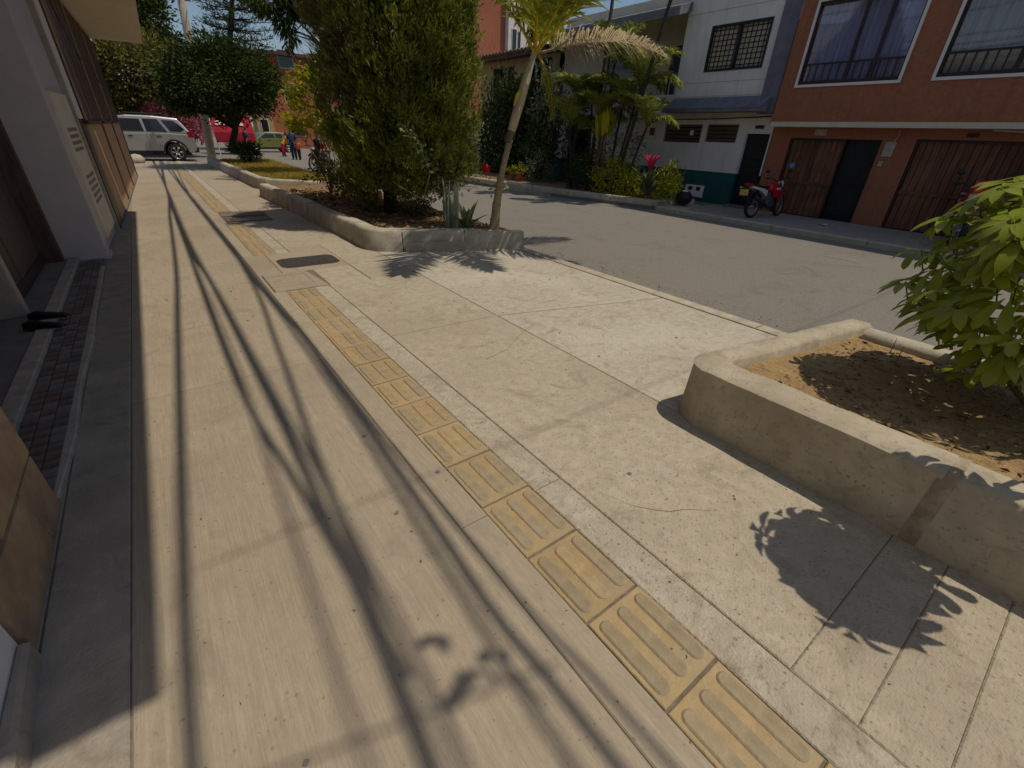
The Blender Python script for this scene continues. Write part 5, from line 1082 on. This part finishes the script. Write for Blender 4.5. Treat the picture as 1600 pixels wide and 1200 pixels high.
# shrubs across the road
def shrub(label, px, py, wp, hp, X, m_, L, W, seed, nc=46, per=34, name='shrub', depth=.5):
    c = AX(px, py, X); s = (AX(px+1, py, X)-AX(px, py, X)).length
    return tree(name, label, (c.x, c.y, .05), c, .02, [(tuple(c), (depth, wp*s*.5*.92, hp*s*.5), nc, per, .2)], m_, L, W, 'bark', 'shrub', seed=seed, n_limb=4)
shrub('yellow green bush at the foot of the palms across the road', 955, 287, 62, 46, 12.75, 'leaf_bright', .11, .055, 31)
shrub('yellow green bush right of the pink flowered plant', 1040, 292, 34, 46, 12.9, 'leaf_bright', .11, .055, 32, 34)
shrub('yellow green bush between the palms and the pink flowered plant', 987, 288, 34, 38, 12.8, 'leaf_bright', .10, .05, 33, 30)
shrub('dark leafy bush in the shade left of the palms', 915, 280, 44, 56, 12.9, 'leaf_dark', .13, .06, 34)
shrub('silver leaved shrub beside the terracotta pots', 843, 270, 36, 34, 13.0, 'leaf_silver', .10, .035, 35)
shrub('dark climbing shrub behind the leaning palm trunk', 777, 235, 56, 100, 14.2, 'leaf_dark', .18, .10, 36, 190)
shrub('dark shrub over the garden wall of the beige house', 815, 172, 60, 42, 14.6, 'leaf_dark', .18, .10, 37, 110)
shrub('silvery leaved small tree in front of the barred window', 855, 165, 40, 62, 13.6, 'leaf_silver', .18, .06, 38, 40, name='small_tree'); shrub('dark stemmed bush under the silvery small tree', 845, 228, 44, 60, 13.7, 'leaf_dark', .2, .09, 39, 70, 34)
shrub('creeper hanging over the garden wall above the white house window', 893, 180, 60, 30, 14.4, 'leaf_mid', .12, .06, 41, 40)
shrub('green creeper round the dark window of the white house', 890, 232, 22, 50, 14.7, 'leaf_mid', .1, .05, 42, 20, depth=.15)
shrub('pale spiky undergrowth between the palm stems', 960, 235, 70, 50, 13.1, 'leaf_grey', .2, .03, 43, 30, 26)
# pink topped dracaena
dr = thing('pink_dracaena', 'dark rosette plant crowned with pink red leaves at the planter corner', 'plant', (12.42, AX(1010, 300, 12.42).y, .1), scale=1.8)
dl = [blade_mesh('leaf', .62, .07, (R_(80), R_(15)), 'leaf_grey', .8), blade_mesh('leaf', .55, .07, (R_(60), R_(-10)), 'leaf_grey', .9)]; pk = [blade_mesh('bract', .36, .07, (R_(80), R_(35)), 'flower_pink', .2*k) for k in range(3)]
for k in range(26): o = obj('leaf', dl[k % 2], None, dr, loc=(0, 0, .05)); o.rotation_euler = (0, 0, k*2.4); o.scale = (rr.uniform(.8, 1.1),)*3
for k in range(14): o = obj('bract', pk[k % 3], None, dr, loc=(0, 0, .42)); o.rotation_euler = (0, 0, k*2.4)
obj('stem', MB().tube([(0, 0, 0), (0, 0, .5)], .03, 8), 'bark', dr)
# terracotta pots
for k, (px, py) in enumerate([(812, 274), (800, 279)]):
    c = AX(px, py, 12.4); pt_ = thing('flower_pot', ['terracotta pot with yellowish seedling across the road', 'smaller terracotta pot beside the first one, nearer the leaning palm'][k], 'pot', (c.x, c.y, .12))
    s = 1-.25*k; obj('pot', MB().lathe([(0, 0), (.11*s, 0), (.16*s, .24*s), (.18*s, .24*s), (.18*s, .30*s), (.14*s, .30*s), (.13*s, .25*s), (0, .25*s)], (0, 0, 0), 16), 'terracotta', pt_, smooth=False)
    P, D = clumps((0, 0, .45*s), (.22, .32, .14), 12, 10, .2, 50+k); obj('foliage', leaves_at(P, D, .11, .05, 'leaf_bright', 'foliage'), None, pt_, kind='stuff')
c = AX(1071, 300, 13.2)
bg_ = thing('rubbish_bag', 'small black rubbish bag with pale top beside the yellow green bush', 'bag', (13.2, c.y, .05)); obj('sack', MB().ball((0, 0, .2), .24, 12, (1, 1.05, .9)), 'plastic_black', bg_, smooth=True); obj('tie', MB().ball((-.02, .0, .38), .09, 8, (1.2, 1.3, .5)), 'white_paint', bg_, smooth=True)

# ---- schefflera in the near planter
sf = thing('schefflera_shrub', 'bushy umbrella tree with glossy bright green leaves overhanging the right planter', 'shrub')
def umbrella_leaf(nl, L, W, droop, rnd, seed):
    r = random.Random(seed); mb = MB(); rn = []
    for k in range(nl):
        b = blade(L*r.uniform(.85, 1.05), W, (R_(8-droop*.2), R_(-droop+r.uniform(-12, 12))), 8, .12, seed % 2 == 0)
        b.xf(Matrix.Rotation(2*PI*k/nl+r.uniform(-.12, .12), 4, 'Z')@Matrix.Translation((.03, 0, 0))); mb.add(b.v, b.f); rn += [min(1, max(0, rnd+r.uniform(-.15, .15)))]*len(b.v)
    mb.tube([(0, 0, -.16), (0, 0, .0)], .005, 5); rn += [.6]*(len(mb.v)-len(rn))
    me = mesh_of('leaf', mb, 'leaf_schefflera', True); a = me.attributes.new('rnd', 'FLOAT', 'POINT'); a.data.foreach_set('value', rn); return me
UL = [umbrella_leaf(6+k % 4, .155+.025*(k % 3), .058+.006*(k % 2), [25, 45, 60, 35, 50][k % 5], [.15, .3, .5, .25, .7][k % 5], 60+k) for k in range(8)]
stems = [((3.85, -.35, .25), (3.75, .15, 1.1)), ((3.9, -.4, .25), (3.5, -.35, 1.25)), ((3.95, -.4, .25), (4.25, .2, 1.2)), ((3.9, -.5, .25), (4.3, -.6, 1.4)), ((3.8, -.5, .25), (3.2, -.6, 1.15)), ((3.9, -.3, .25), (4.1, .35, .7)), ((3.7, -.4, .25), (2.8, -.32, 1.3))]
for a, b in stems: obj('stem', limb([a, ((a[0]+b[0])/2+.03, (a[1]+b[1])/2, (a[2]+b[2])/2), b], .022, .012, 7), 'bark', sf, smooth=True)
def sch_leaf(c, n, s=1.0):
    o = obj('leaf', UL[rr.randrange(8)], None, sf, loc=c); o.rotation_mode = 'QUATERNION'
    q = Vector(n).normalized().to_track_quat('Z', 'Y'); o.rotation_quaternion = q@Matrix.Rotation(rr.uniform(0, 6.28), 4, 'Z').to_quaternion(); o.scale = (s,)*3
SCH = [((4.05, .12, 1.16), (.66, .66, .66), 205), ((2.64, -.24, 1.36), (.36, .33, .24), 60)]
for c, rad, nn in SCH:
    for k in range(nn):
        u = Vector((rr.gauss(0, 1), rr.gauss(0, 1), rr.gauss(.15, 1))).normalized(); q = rr.uniform(.55, 1.0)**.6
        p = Vector((c[0]+u.x*rad[0]*q, c[1]+u.y*rad[1]*q, c[2]+u.z*rad[2]*q))
        if p.z < .36: continue
        sch_leaf(p, (u.x*.8, u.y*.8, abs(u.z)*.6+.75), rr.uniform(.6, 1.2))
for p in [(1415, 440), (1445, 480), (1440, 390), (1480, 340), (1530, 310), (1580, 285), (1560, 330), (1470, 420), (1500, 370), (1595, 300)]: sch_leaf(AX(*p, 3.9), (rr.uniform(-.4, .1), rr.uniform(0, .5), 1), rr.uniform(.8, 1.05))
# dry stalks in the soil
for k, (px, py) in enumerate([(1400, 565), (1473, 578), (1390, 552)]):
    g0 = G(px, py, .345); tag(obj('dry_stalk', MB().tube([g0, g0+Vector((.005, 0, .07)), g0+Vector((.0, 0, .13))], [.004, .003, .0015], 5), 'bark_pale'), ['middle one of the three thin dry stalks in the sandy soil', 'thin dry stalk in the soil nearest the bright green shrub', 'leftmost of the three thin dry stalks in the sandy soil'][k], 'stalk')

# ================================================================== VEHICLES
def wheel(parent, name, c, r, wd, rim='alloy', spokes=6, rz=0.0, tread=.0):
    w_ = bpy.data.objects.new(name, None); C.objects.link(w_); w_.parent = parent; w_.location = c; w_.rotation_euler = (0, 0, rz); w_.empty_display_size = .05
    h = wd/2; ri = r*.66 if wd > .15 else r*.80
    obj('tyre', MB().lathe([(ri, -h*.8), (r*.93, -h), (r*.99, -h*.6), (r, 0), (r*.99, h*.6), (r*.93, h), (ri, h*.8), (ri, -h*.8)], (0, 0, 0), 28, 'y'), 'tyre', w_, smooth=True)
    if wd > .15:
        mb = MB().lathe([(ri, -h*.75), (ri*.94, -h*.7), (ri*.90, -h*.3), (ri*.90, h*.3), (ri*.94, h*.7), (ri, h*.75)], (0, 0, 0), 24, 'y'); mb.lathe([(0, -h*.62), (r*.13, -h*.62), (r*.15, -h*.4), (r*.15, h*.4), (r*.13, h*.62), (0, h*.62)], (0, 0, 0), 14, 'y')
        for k in range(spokes):
            for s in (-.11, .11):
                a = 2*PI*k/spokes+s; mb.tube([(math.cos(2*PI*k/spokes)*r*.1, -h*.5, math.sin(2*PI*k/spokes)*r*.1), (math.cos(a)*ri*.95, -h*.62, math.sin(a)*ri*.95)], .022, 5)
        obj('rim', mb, rim, w_, smooth=True); obj('brake_disc', MB().lathe([(0, 0), (ri*.86, 0), (ri*.86, .02), (0, .02)], (0, 0, 0), 20, 'y'), 'plastic_black', w_)
    else:
        mb = MB().lathe([(ri, -h*.5), (ri*.92, -h*.35), (ri*.92, h*.35), (ri, h*.5)], (0, 0, 0), 24, 'y'); mb.lathe([(0, -h), (.035, -h), (.035, h), (0, h)], (0, 0, 0), 10, 'y')
        for k in range(18): a = 2*PI*k/18; mb.tube([(math.cos(a)*.03, h*.6*(-1)**k, math.sin(a)*.03), (math.cos(a)*ri*.94, 0, math.sin(a)*ri*.94)], .0035, 4)
        obj('rim', mb, rim, w_)
    return w_
def car(name, label, loc, rz, scale, paint, L=4.32, H=1.62, low=False):
    """car pointing along -x in its own frame, right side towards -y ... rear at +x"""
    t = thing(name, label, 'car', loc, rz=rz, scale=scale); W = .88
    ax = (-1.28, 1.36); R = .345; ra = .42
    def arch(cx): return [(cx+ra*math.cos(a), .34+ra*math.sin(a)) for a in [PI*k/10 for k in range(11)]]
    prof = [(2.12, .42), (2.17, .60), (2.14, .86), (2.06, 1.02)]+[(1.0, 1.06), (-.3, 1.04), (-1.05, 1.02), (-1.75, .93), (-2.08, .80), (-2.14, .60), (-2.12, .36)]
    under = [(-2.0, .30)]+[(x, z) for x, z in arch(ax[0])[::-1]]+[(ax[0]+ra+.02, .28), (ax[1]-ra-.02, .28)]+[(x, z) for x, z in arch(ax[1])[::-1]]+[(2.0, .34)]
    pr = prof+under; n = len(pr)
    rings = []
    for y, ins in [(-W+.07, .03), (-W, .0), (W, .0), (W-.07, .03)]:
        rings.append([(x*(1-ins*.6), y, z+(0 if z < .9 else -ins*.4)) for x, z in pr])
    rings = [[(x, -W+.05, z+.015 if z > .9 else z) for x, z in pr], [(x*.999, -W, z-.02 if z > .9 else z) for x, z in pr], [(x*.999, W, z-.02 if z > .9 else z) for x, z in pr], [(x, W-.05, z+.015 if z > .9 else z) for x, z in pr]]
    rings = [[(x*.97, y_, z) for (x, y_, z) in rings[0]]]*0+rings[1:3]
    obj('body', MB().loft(rings), paint, t, bevel=.035)
    # greenhouse, narrowing towards the roof
    gh0 = [(2.10, 1.0), (.9, 1.02), (-.4, 1.02), (-1.12, 1.0)]; gh1 = [(1.70, H-.06), (.8, H), (-.05, H), (-.36, H-.05)]
    lo = [(x, -W+.03, z) for x, z in gh0]+[(x, W-.03, z) for x, z in gh0[::-1]]; hi = [(x, -W+.19, z) for x, z in gh1]+[(x, W-.19, z) for x, z in gh1[::-1]]
    obj('cabin', MB().loft([lo, hi]), paint, t, bevel=.05)
    def side(x, z, s, off=.012):                                  # point on the cabin flank
        k = (z-1.01)/(H-1.01); return (x, s*(W-.03-.16*k+off), z)
    for s in (-1, 1):
        for nm, q in [('side_window', [(.42, 1.07), (.36, H-.13), (-.28, H-.13), (-.80, 1.07)]), ('side_window', [(1.22, 1.07), (.98, H-.12), (.47, H-.12), (.50, 1.07)]), ('quarter_window', [(1.86, 1.17), (1.72, 1.32), (1.52, H-.15), (1.10, H-.14), (1.33, 1.09), (1.70, 1.09)])]:
            v_ = [side(x, z_, s) for x, z_ in q]+[side(x, z_, s, -.01) for x, z_ in q]; m_ = len(q)
            obj(nm, MB().add(v_, [tuple(range(m_)), tuple(range(2*m_-1, m_-1, -1))]+[(i, (i+1) % m_, m_+(i+1) % m_, m_+i) for i in range(m_)]), 'glass_dark', t)
        y = s*(W+.003)
        obj('sill_cladding', MB().box(ax[0]+ra+.04, ax[1]-ra-.04, s*(W-.05), s*(W+.012), .26, .40), 'plastic_black', t, bevel=.01)
        for cx in ax:
            o_ = MB()
            for k in range(12):
                a0, a1 = PI*k/12, PI*(k+1)/12
                o_.add([(cx+rr_*math.cos(a), yy_, .34+rr_*math.sin(a)) for a in (a0, a1) for rr_ in (ra-.012, ra+.05) for yy_ in (s*(W-.06), s*(W+.014))], [(0, 1, 3, 2), (4, 6, 7, 5), (1, 5, 7, 3), (0, 2, 6, 4), (2, 3, 7, 6), (0, 4, 5, 1)])
            obj('wheel_arch', o_, 'plastic_black' if not low else paint, t)
        for x in (.80, -.18): obj('door_handle', MB().box(x, x+.17, s*(W-.005), s*(W+.03), .90, .93), 'plastic_black', t, bevel=.006)
        for x in (.46, 1.28): obj('door_gap', MB().box(x, x+.012, s*(W-.01), s*(W+.0015), .42, 1.0), 'plastic_black', t)
        obj('tail_light', MB().loft([[(2.02, s*(W-.16), .88), (2.175, s*(W-.16), .88), (2.15, s*(W-.16), 1.12), (2.0, s*(W-.16), 1.12)], [(1.93, s*(W+.006), .90), (2.14, s*(W+.006), .90), (2.09, s*(W-.01), 1.10), (1.92, s*(W-.01), 1.10)]]), 'lamp_red', t)
        obj('headlight', MB().loft([[(-2.0, s*(W-.35), .70), (-2.135, s*(W-.35), .68), (-2.10, s*(W-.35), .84)], [(-1.8, s*(W+.004), .74), (-1.98, s*(W-.03), .70), (-1.9, s*(W-.02), .86)]]), 'white_paint', t)
        if not low: obj('roof_rail', MB().tube([(1.5, s*(W-.24), H-.02), (1.3, s*(W-.23), H+.06), (-.1, s*(W-.23), H+.06), (-.25, s*(W-.24), H-.01)], .022, 6), 'plastic_black', t)
        for cx in ax: wheel(t, 'wheel', (cx, s*(W-.11), .34), R, .2)
        obj('mirror', MB().ball((-.78, s*(W+.1), 1.06), .09, 8, (.7, 1, .8)), paint, t, smooth=True)
    obj('rear_window', MB().add([(2.075, -.6, 1.12), (2.075, .6, 1.12), (1.80, .52, H-.12), (1.80, -.52, H-.12)], [(0, 1, 2, 3)]), 'glass_dark', t)
    obj('windscreen', MB().add([(-1.08, -.68, 1.05), (-1.08, .68, 1.05), (-.43, .58, H-.10), (-.43, -.58, H-.10)], [(0, 3, 2, 1)]), 'glass_dark', t)
    obj('rear_bumper', MB().box(1.95, 2.21, -W+.02, W-.02, .34, .56), 'plastic_black', t, bevel=.04); obj('front_bumper', MB().box(-2.19, -1.95, -W+.02, W-.02, .30, .52), 'plastic_black', t, bevel=.04)
    obj('underbody', MB().box(-1.9, 1.9, -W+.14, W-.14, .24, .36), 'plastic_black', t)
    return t
cr_ = AY(311, 235, 31.8)
sc_ = car('silver_car', 'silver sport utility car with roof rails crossing at the end of the pavement', (cr_.x-2.2*1.2, 31.8+.95, ZR), 0, 1.2, 'car_silver'); sc_.scale = (1.2, 1.2, 1.29)
g1 = G(418, 233, ZR)
car('green_car', 'small yellow green car parked far down the street', (AY(418, 225, 44).x, 44, ZR), R_(8), .95, 'car_green', H=1.5, low=True)

def motorcycle(label, loc, rz, plate=True, tank='moto_red', group='motorcycles parked across the road'):
    """trail motorcycle pointing along +x, rear axle above the origin"""
    t = thing('motorcycle', label, 'motorcycle', loc, group, rz)
    wheel(t, 'rear_wheel', (0, 0, .315), .315, .11, 'alloy'); wheel(t, 'front_wheel', (1.34, 0, .34), .34, .085, 'alloy', rz=R_(12))
    fk = []
    for s in (-.085, .085): obj('fork', MB().tube([(1.34, s, .34), (1.22, s, .66), (1.07, s, 1.02)], [.028, .03, .022], 8), 'engine', t)
    obj('frame', MB().tube([(1.08, 0, .98), (.85, 0, .55), (.72, 0, .30), (.45, 0, .28), (.35, 0, .55), (.10, 0, .80)], .024, 6).tube([(1.08, 0, .95), (.6, 0, .80), (.0, 0, .82)], .024, 6), 'black_metal', t)
    obj('swingarm', MB().tube([(.45, .09, .36), (0, .10, .315)], .024, 6).tube([(.45, -.09, .36), (0, -.10, .315)], .024, 6), 'engine', t)
    obj('engine', MB().box(.46, .84, -.13, .13, .26, .52).box(.60, .80, -.09, .09, .50, .72).lathe([(0, -.16), (.1, -.16), (.11, 0), (.1, .16), (0, .16)], (.56, 0, .38), 14, 'y'), 'engine', t, bevel=.015)
    obj('exhaust', MB().tube([(.80, -.1, .5), (.90, -.13, .34), (.6, -.16, .26), (.3, -.17, .40), (-.18, -.17, .60)], [.022, .022, .025, .05, .045], 10), 'black_metal', t, smooth=True)
    rings = []
    for x, w_, zb_, zt in [(.56, .08, .78, .92), (.66, .13, .72, .98), (.82, .16, .66, 1.02), (.98, .15, .68, 1.0), (1.08, .08, .78, .95)]:
        rings.append([(x, w_*math.cos(a), (zb_+zt)/2+(zt-zb_)/2*math.sin(a)) for a in [2*PI*k/14 for k in range(14)]])
    obj('fuel_tank', MB().loft(rings), tank, t, smooth=True)
    for s in (-1, 1): obj('tank_shroud', MB().loft([[(.72, s*.13, .80), (.72, s*.17, .80), (.74, s*.15, .62), (.74, s*.12, .62)], [(.98, s*.16, .86), (.98, s*.20, .86), (1.10, s*.15, .52), (1.10, s*.12, .52)], [(1.16, s*.13, .80), (1.16, s*.15, .80), (1.18, s*.12, .62), (1.18, s*.11, .62)]]), tank, t)
    for s in (-1, 1): obj('shroud_flash', MB().box(.78, .98, s*.176, s*.205, .80, .85), 'moto_white', t)
    st = MB().loft([[(x, y, z) for (y, z) in [(-w_, h), (-w_*.8, h+.06), (w_*.8, h+.06), (w_, h)]] for x, w_, h in [(-.22, .09, .93), (.0, .13, .88), (.30, .12, .84), (.62, .09, .86)]]); obj('seat', st, 'plastic_black', t)
    for s in (-1, 1): obj('side_panel', MB().loft([[(.42, s*.10, .62), (.42, s*.135, .62), (.46, s*.12, .78), (.46, s*.10, .78)], [(.1, s*.10, .78), (.1, s*.14, .78), (.12, s*.12, .87), (.12, s*.10, .87)], [(-.26, s*.05, .86), (-.26, s*.08, .86), (-.26, s*.08, .92), (-.26, s*.05, .92)]]), 'moto_white', t)
    obj('tail_fairing', MB().loft([[(-.10, -.1, .84), (-.10, .1, .84), (-.10, .08, .94), (-.10, -.08, .94)], [(-.42, -.07, .93), (-.42, .07, .93), (-.42, .05, 1.0), (-.42, -.05, 1.0)]]), tank, t); obj('tail_light', MB().box(-.47, -.415, -.06, .06, .93, .985), 'lamp_red', t, bevel=.008)
    mg = [(.34*math.cos(a)*1.12, .315+.34*math.sin(a)*1.12+.04) for a in [R_(40+12*k) for k in range(11)]]
    obj('rear_mudguard', MB().loft([[(x, -.075, z_), (x, .075, z_), (x*1.03, .06, z_+.02), (x*1.03, -.06, z_+.02)] for x, z_ in mg]+[[(-.46, -.07, .62), (-.46, .07, .62), (-.47, .06, .63), (-.47, -.06, .63)]]), 'plastic_black', t)
    obj('front_mudguard', MB().loft([[(x, -.065, z_), (x, .065, z_), (x, .05, z_+.025), (x, -.05, z_+.025)] for x, z_ in [(.98, .74), (1.15, .80), (1.35, .80), (1.55, .74), (1.72, .64)]]), tank, t)
    if plate:
        pl = obj('licence_plate', MB().box(-.52, -.505, -.14, .14, .66, .83), 'plate_yellow', t, bevel=.004); obj('plate_characters', MB().box(-.5235, -.5205, -.10, -.02, .70, .79).box(-.5235, -.5205, .02, .10, .70, .79), 'plaque', pl); obj('plate_bracket', MB().box(-.505, -.36, -.03, .03, .72, .90), 'plastic_black', t)
    for s in (-1, 1): obj('indicator', MB().tube([(-.40, s*.06, .88), (-.42, s*.16, .88)], .01, 6).ball((-.43, s*.19, .88), .035, 8, (1, 1.4, .8)), 'plaque', t); 
    obj('handlebar', MB().tube([(1.0, -.40, 1.12), (1.03, -.22, 1.13), (1.06, -.08, 1.05), (1.06, .08, 1.05), (1.03, .22, 1.13), (1.0, .40, 1.12)], .014, 7), 'black_metal', t)
    for s in (-1, 1):
        obj('grip', MB().tube([(1.0, s*.40, 1.12), (1.01, s*.28, 1.125)], .02, 8), 'plastic_black', t); mr = obj('mirror', MB().ball((.98, s*.36, 1.32), .06, 10, (.4, 1.2, .8)), 'plastic_black', t, smooth=True); obj('mirror_stem', MB().tube([(1.02, s*.25, 1.13), (.99, s*.35, 1.29)], .007, 5), 'black_metal', mr)
    obj('headlight', MB().ball((1.20, 0, .95), .10, 12, (.8, 1, 1.2)), 'moto_white', t, smooth=True)
    obj('side_stand', MB().tube([(.5, .1, .28), (.42, .22, .01)], .012, 6), 'black_metal', t); obj('chain_guard', MB().box(.05, .44, .1, .115, .36, .42), 'plastic_black', t); obj('foot_peg', MB().tube([(.46, -.26, .33), (.46, .26, .33)], .014, 6), 'engine', t)
    return t
mc = motorcycle('red and white trail motorcycle with yellow plate parked on the far pavement', (13.05, 6.42, .0), math.atan2(-.14, .99)); mc.scale = (.88,)*3; mc.rotation_euler = (R_(-5), 0, mc.rotation_euler.z)
m2 = motorcycle('red motorcycle half hidden behind the bright green shrub', (14.55, 2.35, .0), math.atan2(-.17, -.985), False); m2.scale = (1.08,)*3; obj('front_cowl', MB().loft([[(1.08, -.10, 1.0), (1.08, .10, 1.0), (1.08, .08, 1.16), (1.08, -.08, 1.16)], [(1.24, -.12, .98), (1.24, .12, .98), (1.2, .09, 1.20), (1.2, -.09, 1.20)], [(1.34, -.06, 1.0), (1.34, .06, 1.0), (1.30, .04, 1.12), (1.30, -.04, 1.12)]]), 'moto_red', m2)
# dark scooter far up the street
g3 = AY(497, 258, 23)
m3 = motorcycle('dark motorcycle far up the road behind the sapling', (g3.x+.4, 23.0, ZR), R_(100), False, 'plastic_black', None)

# ================================================================== PEOPLE (far away, at the crossing)
def person(label, loc, rz, h, top, bottom, lean=0.0, arms=((.26, .1, .86), (.26, -.05, .85)), hairy='hair'):
    t = thing('person', label, 'person', loc, 'people at the crossing', rz, h/1.7)
    J = {'pel': (0, 0, .92), 'chest': (lean*.35, 0, 1.25), 'neck': (lean*.55, 0, 1.45), 'head': (lean*.75, 0, 1.60), 'crown': (lean*.8, 0, 1.70)}
    E_ = [('pel', 'chest'), ('chest', 'neck'), ('neck', 'head'), ('head', 'crown')]; Rr = {'pel': .15, 'chest': .16, 'neck': .06, 'head': .095, 'crown': .06}
    for s, nm in ((1, 'l'), (-1, 'r')):
        a = arms[0 if s > 0 else 1]
        J.update({nm+'sh': (lean*.5, s*.18, 1.40), nm+'el': (lean*.5+a[1]*.5, s*.24, 1.13), nm+'wr': (lean*.4+a[1]*1.6, s*a[0], a[2]), nm+'hd': (lean*.4+a[1]*1.9, s*a[0], a[2]-.1), nm+'hip': (0, s*.09, .86), nm+'kn': (s*.10, s*.10, .48), nm+'an': (s*.12-.03, s*.10, .09), nm+'toe': (s*.12+.13, s*.11, .04)})
        E_ += [('chest', nm+'sh'), (nm+'sh', nm+'el'), (nm+'el', nm+'wr'), (nm+'wr', nm+'hd'), ('pel', nm+'hip'), (nm+'hip', nm+'kn'), (nm+'kn', nm+'an'), (nm+'an', nm+'toe')]
        Rr.update({nm+'sh': .07, nm+'el': .048, nm+'wr': .035, nm+'hd': .038, nm+'hip': .10, nm+'kn': .07, nm+'an': .045, nm+'toe': .035})
    ks = list(J); me = bpy.data.meshes.new('body'); me.from_pydata([J[k] for k in ks], [(ks.index(a), ks.index(b)) for a, b in E_], [])
    o = bpy.data.objects.new('body', me); C.objects.link(o); o.parent = t
    sk = o.modifiers.new('skin', 'SKIN'); sk.use_smooth_shade = True; o.modifiers.new('sub', 'SUBSURF').levels = 1
    for i, k in enumerate(ks): me.skin_vertices[0].data[i].radius = (Rr[k]*.9, Rr[k])
    for i in range(len(ks)): me.skin_vertices[0].data[i].use_root = (i == 0)
    me.materials.append(MATS['skin'])
    hd = Vector(J['head'])
    obj('hair', MB().ball(hd+Vector((-.015, 0, .035)), .112, 10, (1, .95, 1)), hairy, t, smooth=True)
    obj('face', MB().ball(hd+Vector((.035, 0, -.005)), .095, 10, (.9, .85, 1.15)).ball(hd+Vector((.125, 0, -.01)), .02, 6), 'skin', t, smooth=True)
    n_ = Vector(J['neck']); c_ = Vector(J['chest']); rings = []
    for p, a, b in [(Vector((0, 0, .86)), .13, .175), (Vector((0, 0, .95)), .13, .17), (c_, .135, .19), (n_+Vector((0, 0, -.08)), .11, .185), (n_, .065, .08)]:
        rings.append([(p.x+a*math.cos(q), p.y+b*math.sin(q), p.z) for q in [2*PI*k/14 for k in range(14)]])
    obj('shirt', MB().loft(rings), top, t, smooth=True)
    for s, nm in ((1, 'l'), (-1, 'r')):
        obj('sleeve', MB().tube([J[nm+'sh'], [(a+b)/2 for a, b in zip(J[nm+'sh'], J[nm+'el'])], J[nm+'el']], [.085, .075, .065], 10), top, t, smooth=True)
        obj('trouser_leg', MB().tube([(0, s*.085, .93), J[nm+'hip'], J[nm+'kn'], J[nm+'an']], [.115, .115, .085, .07], 10), bottom, t, smooth=True)
        obj('shoe', MB().ball((s*.12+.04, s*.105, .045), .075, 8, (1.7, .75, .7)), 'shoe', t, smooth=True)
    return t
def stand(px, py, Y): return (AY(px, py, Y).x, Y, ZR)
person('person in dark blue clothes walking at the crossing', stand(461, 248, 34), R_(250), 1.75, 'cloth_blue', 'cloth_blue')
person('child in an orange shirt beside the person in dark blue', stand(469, 248, 33.6), R_(230), 1.15, 'cloth_orange', 'cloth_dark')
person('person in a yellow top and red skirt bending forward near the green car', stand(444, 240, 37.5), R_(10), 1.45, 'cloth_yellow', 'cloth_red', lean=.55, arms=((.25, .2, .75), (.25, .2, .75)))
person('dark clothed person standing by the far motorcycle', stand(503, 262, 22.2), R_(200), 1.7, 'cloth_dark', 'cloth_dark')
# passer-by in red and blue in the shade of the dark tree
person('person in blue at the kerb beyond the dark round tree', stand(388, 232, 37), R_(200), 1.7, 'cloth_blue', 'cloth_dark')
# boulder at the house corner
bo = obj('stone_block', MB().ball((0, 0, .12), .35, 10, (1, 1.2, .75)), 'wall_concrete_pale', smooth=True, loc=(G(206, 245).x+.2, 29.2, 0)); tag(bo, 'pale rounded stone at the far corner of the left houses', 'stone')
pp = G(1298, 352, 0); pa_ = obj('paper_scrap', MB().add([(0, 0, .01), (.16, .02, .03), (.18, .2, .012), (.02, .22, .05)], [(0, 1, 2, 3)]), 'white_paint', loc=(pp.x-.3, pp.y, .004)); tag(pa_, 'scrap of white paper lying on the far pavement', 'paper')
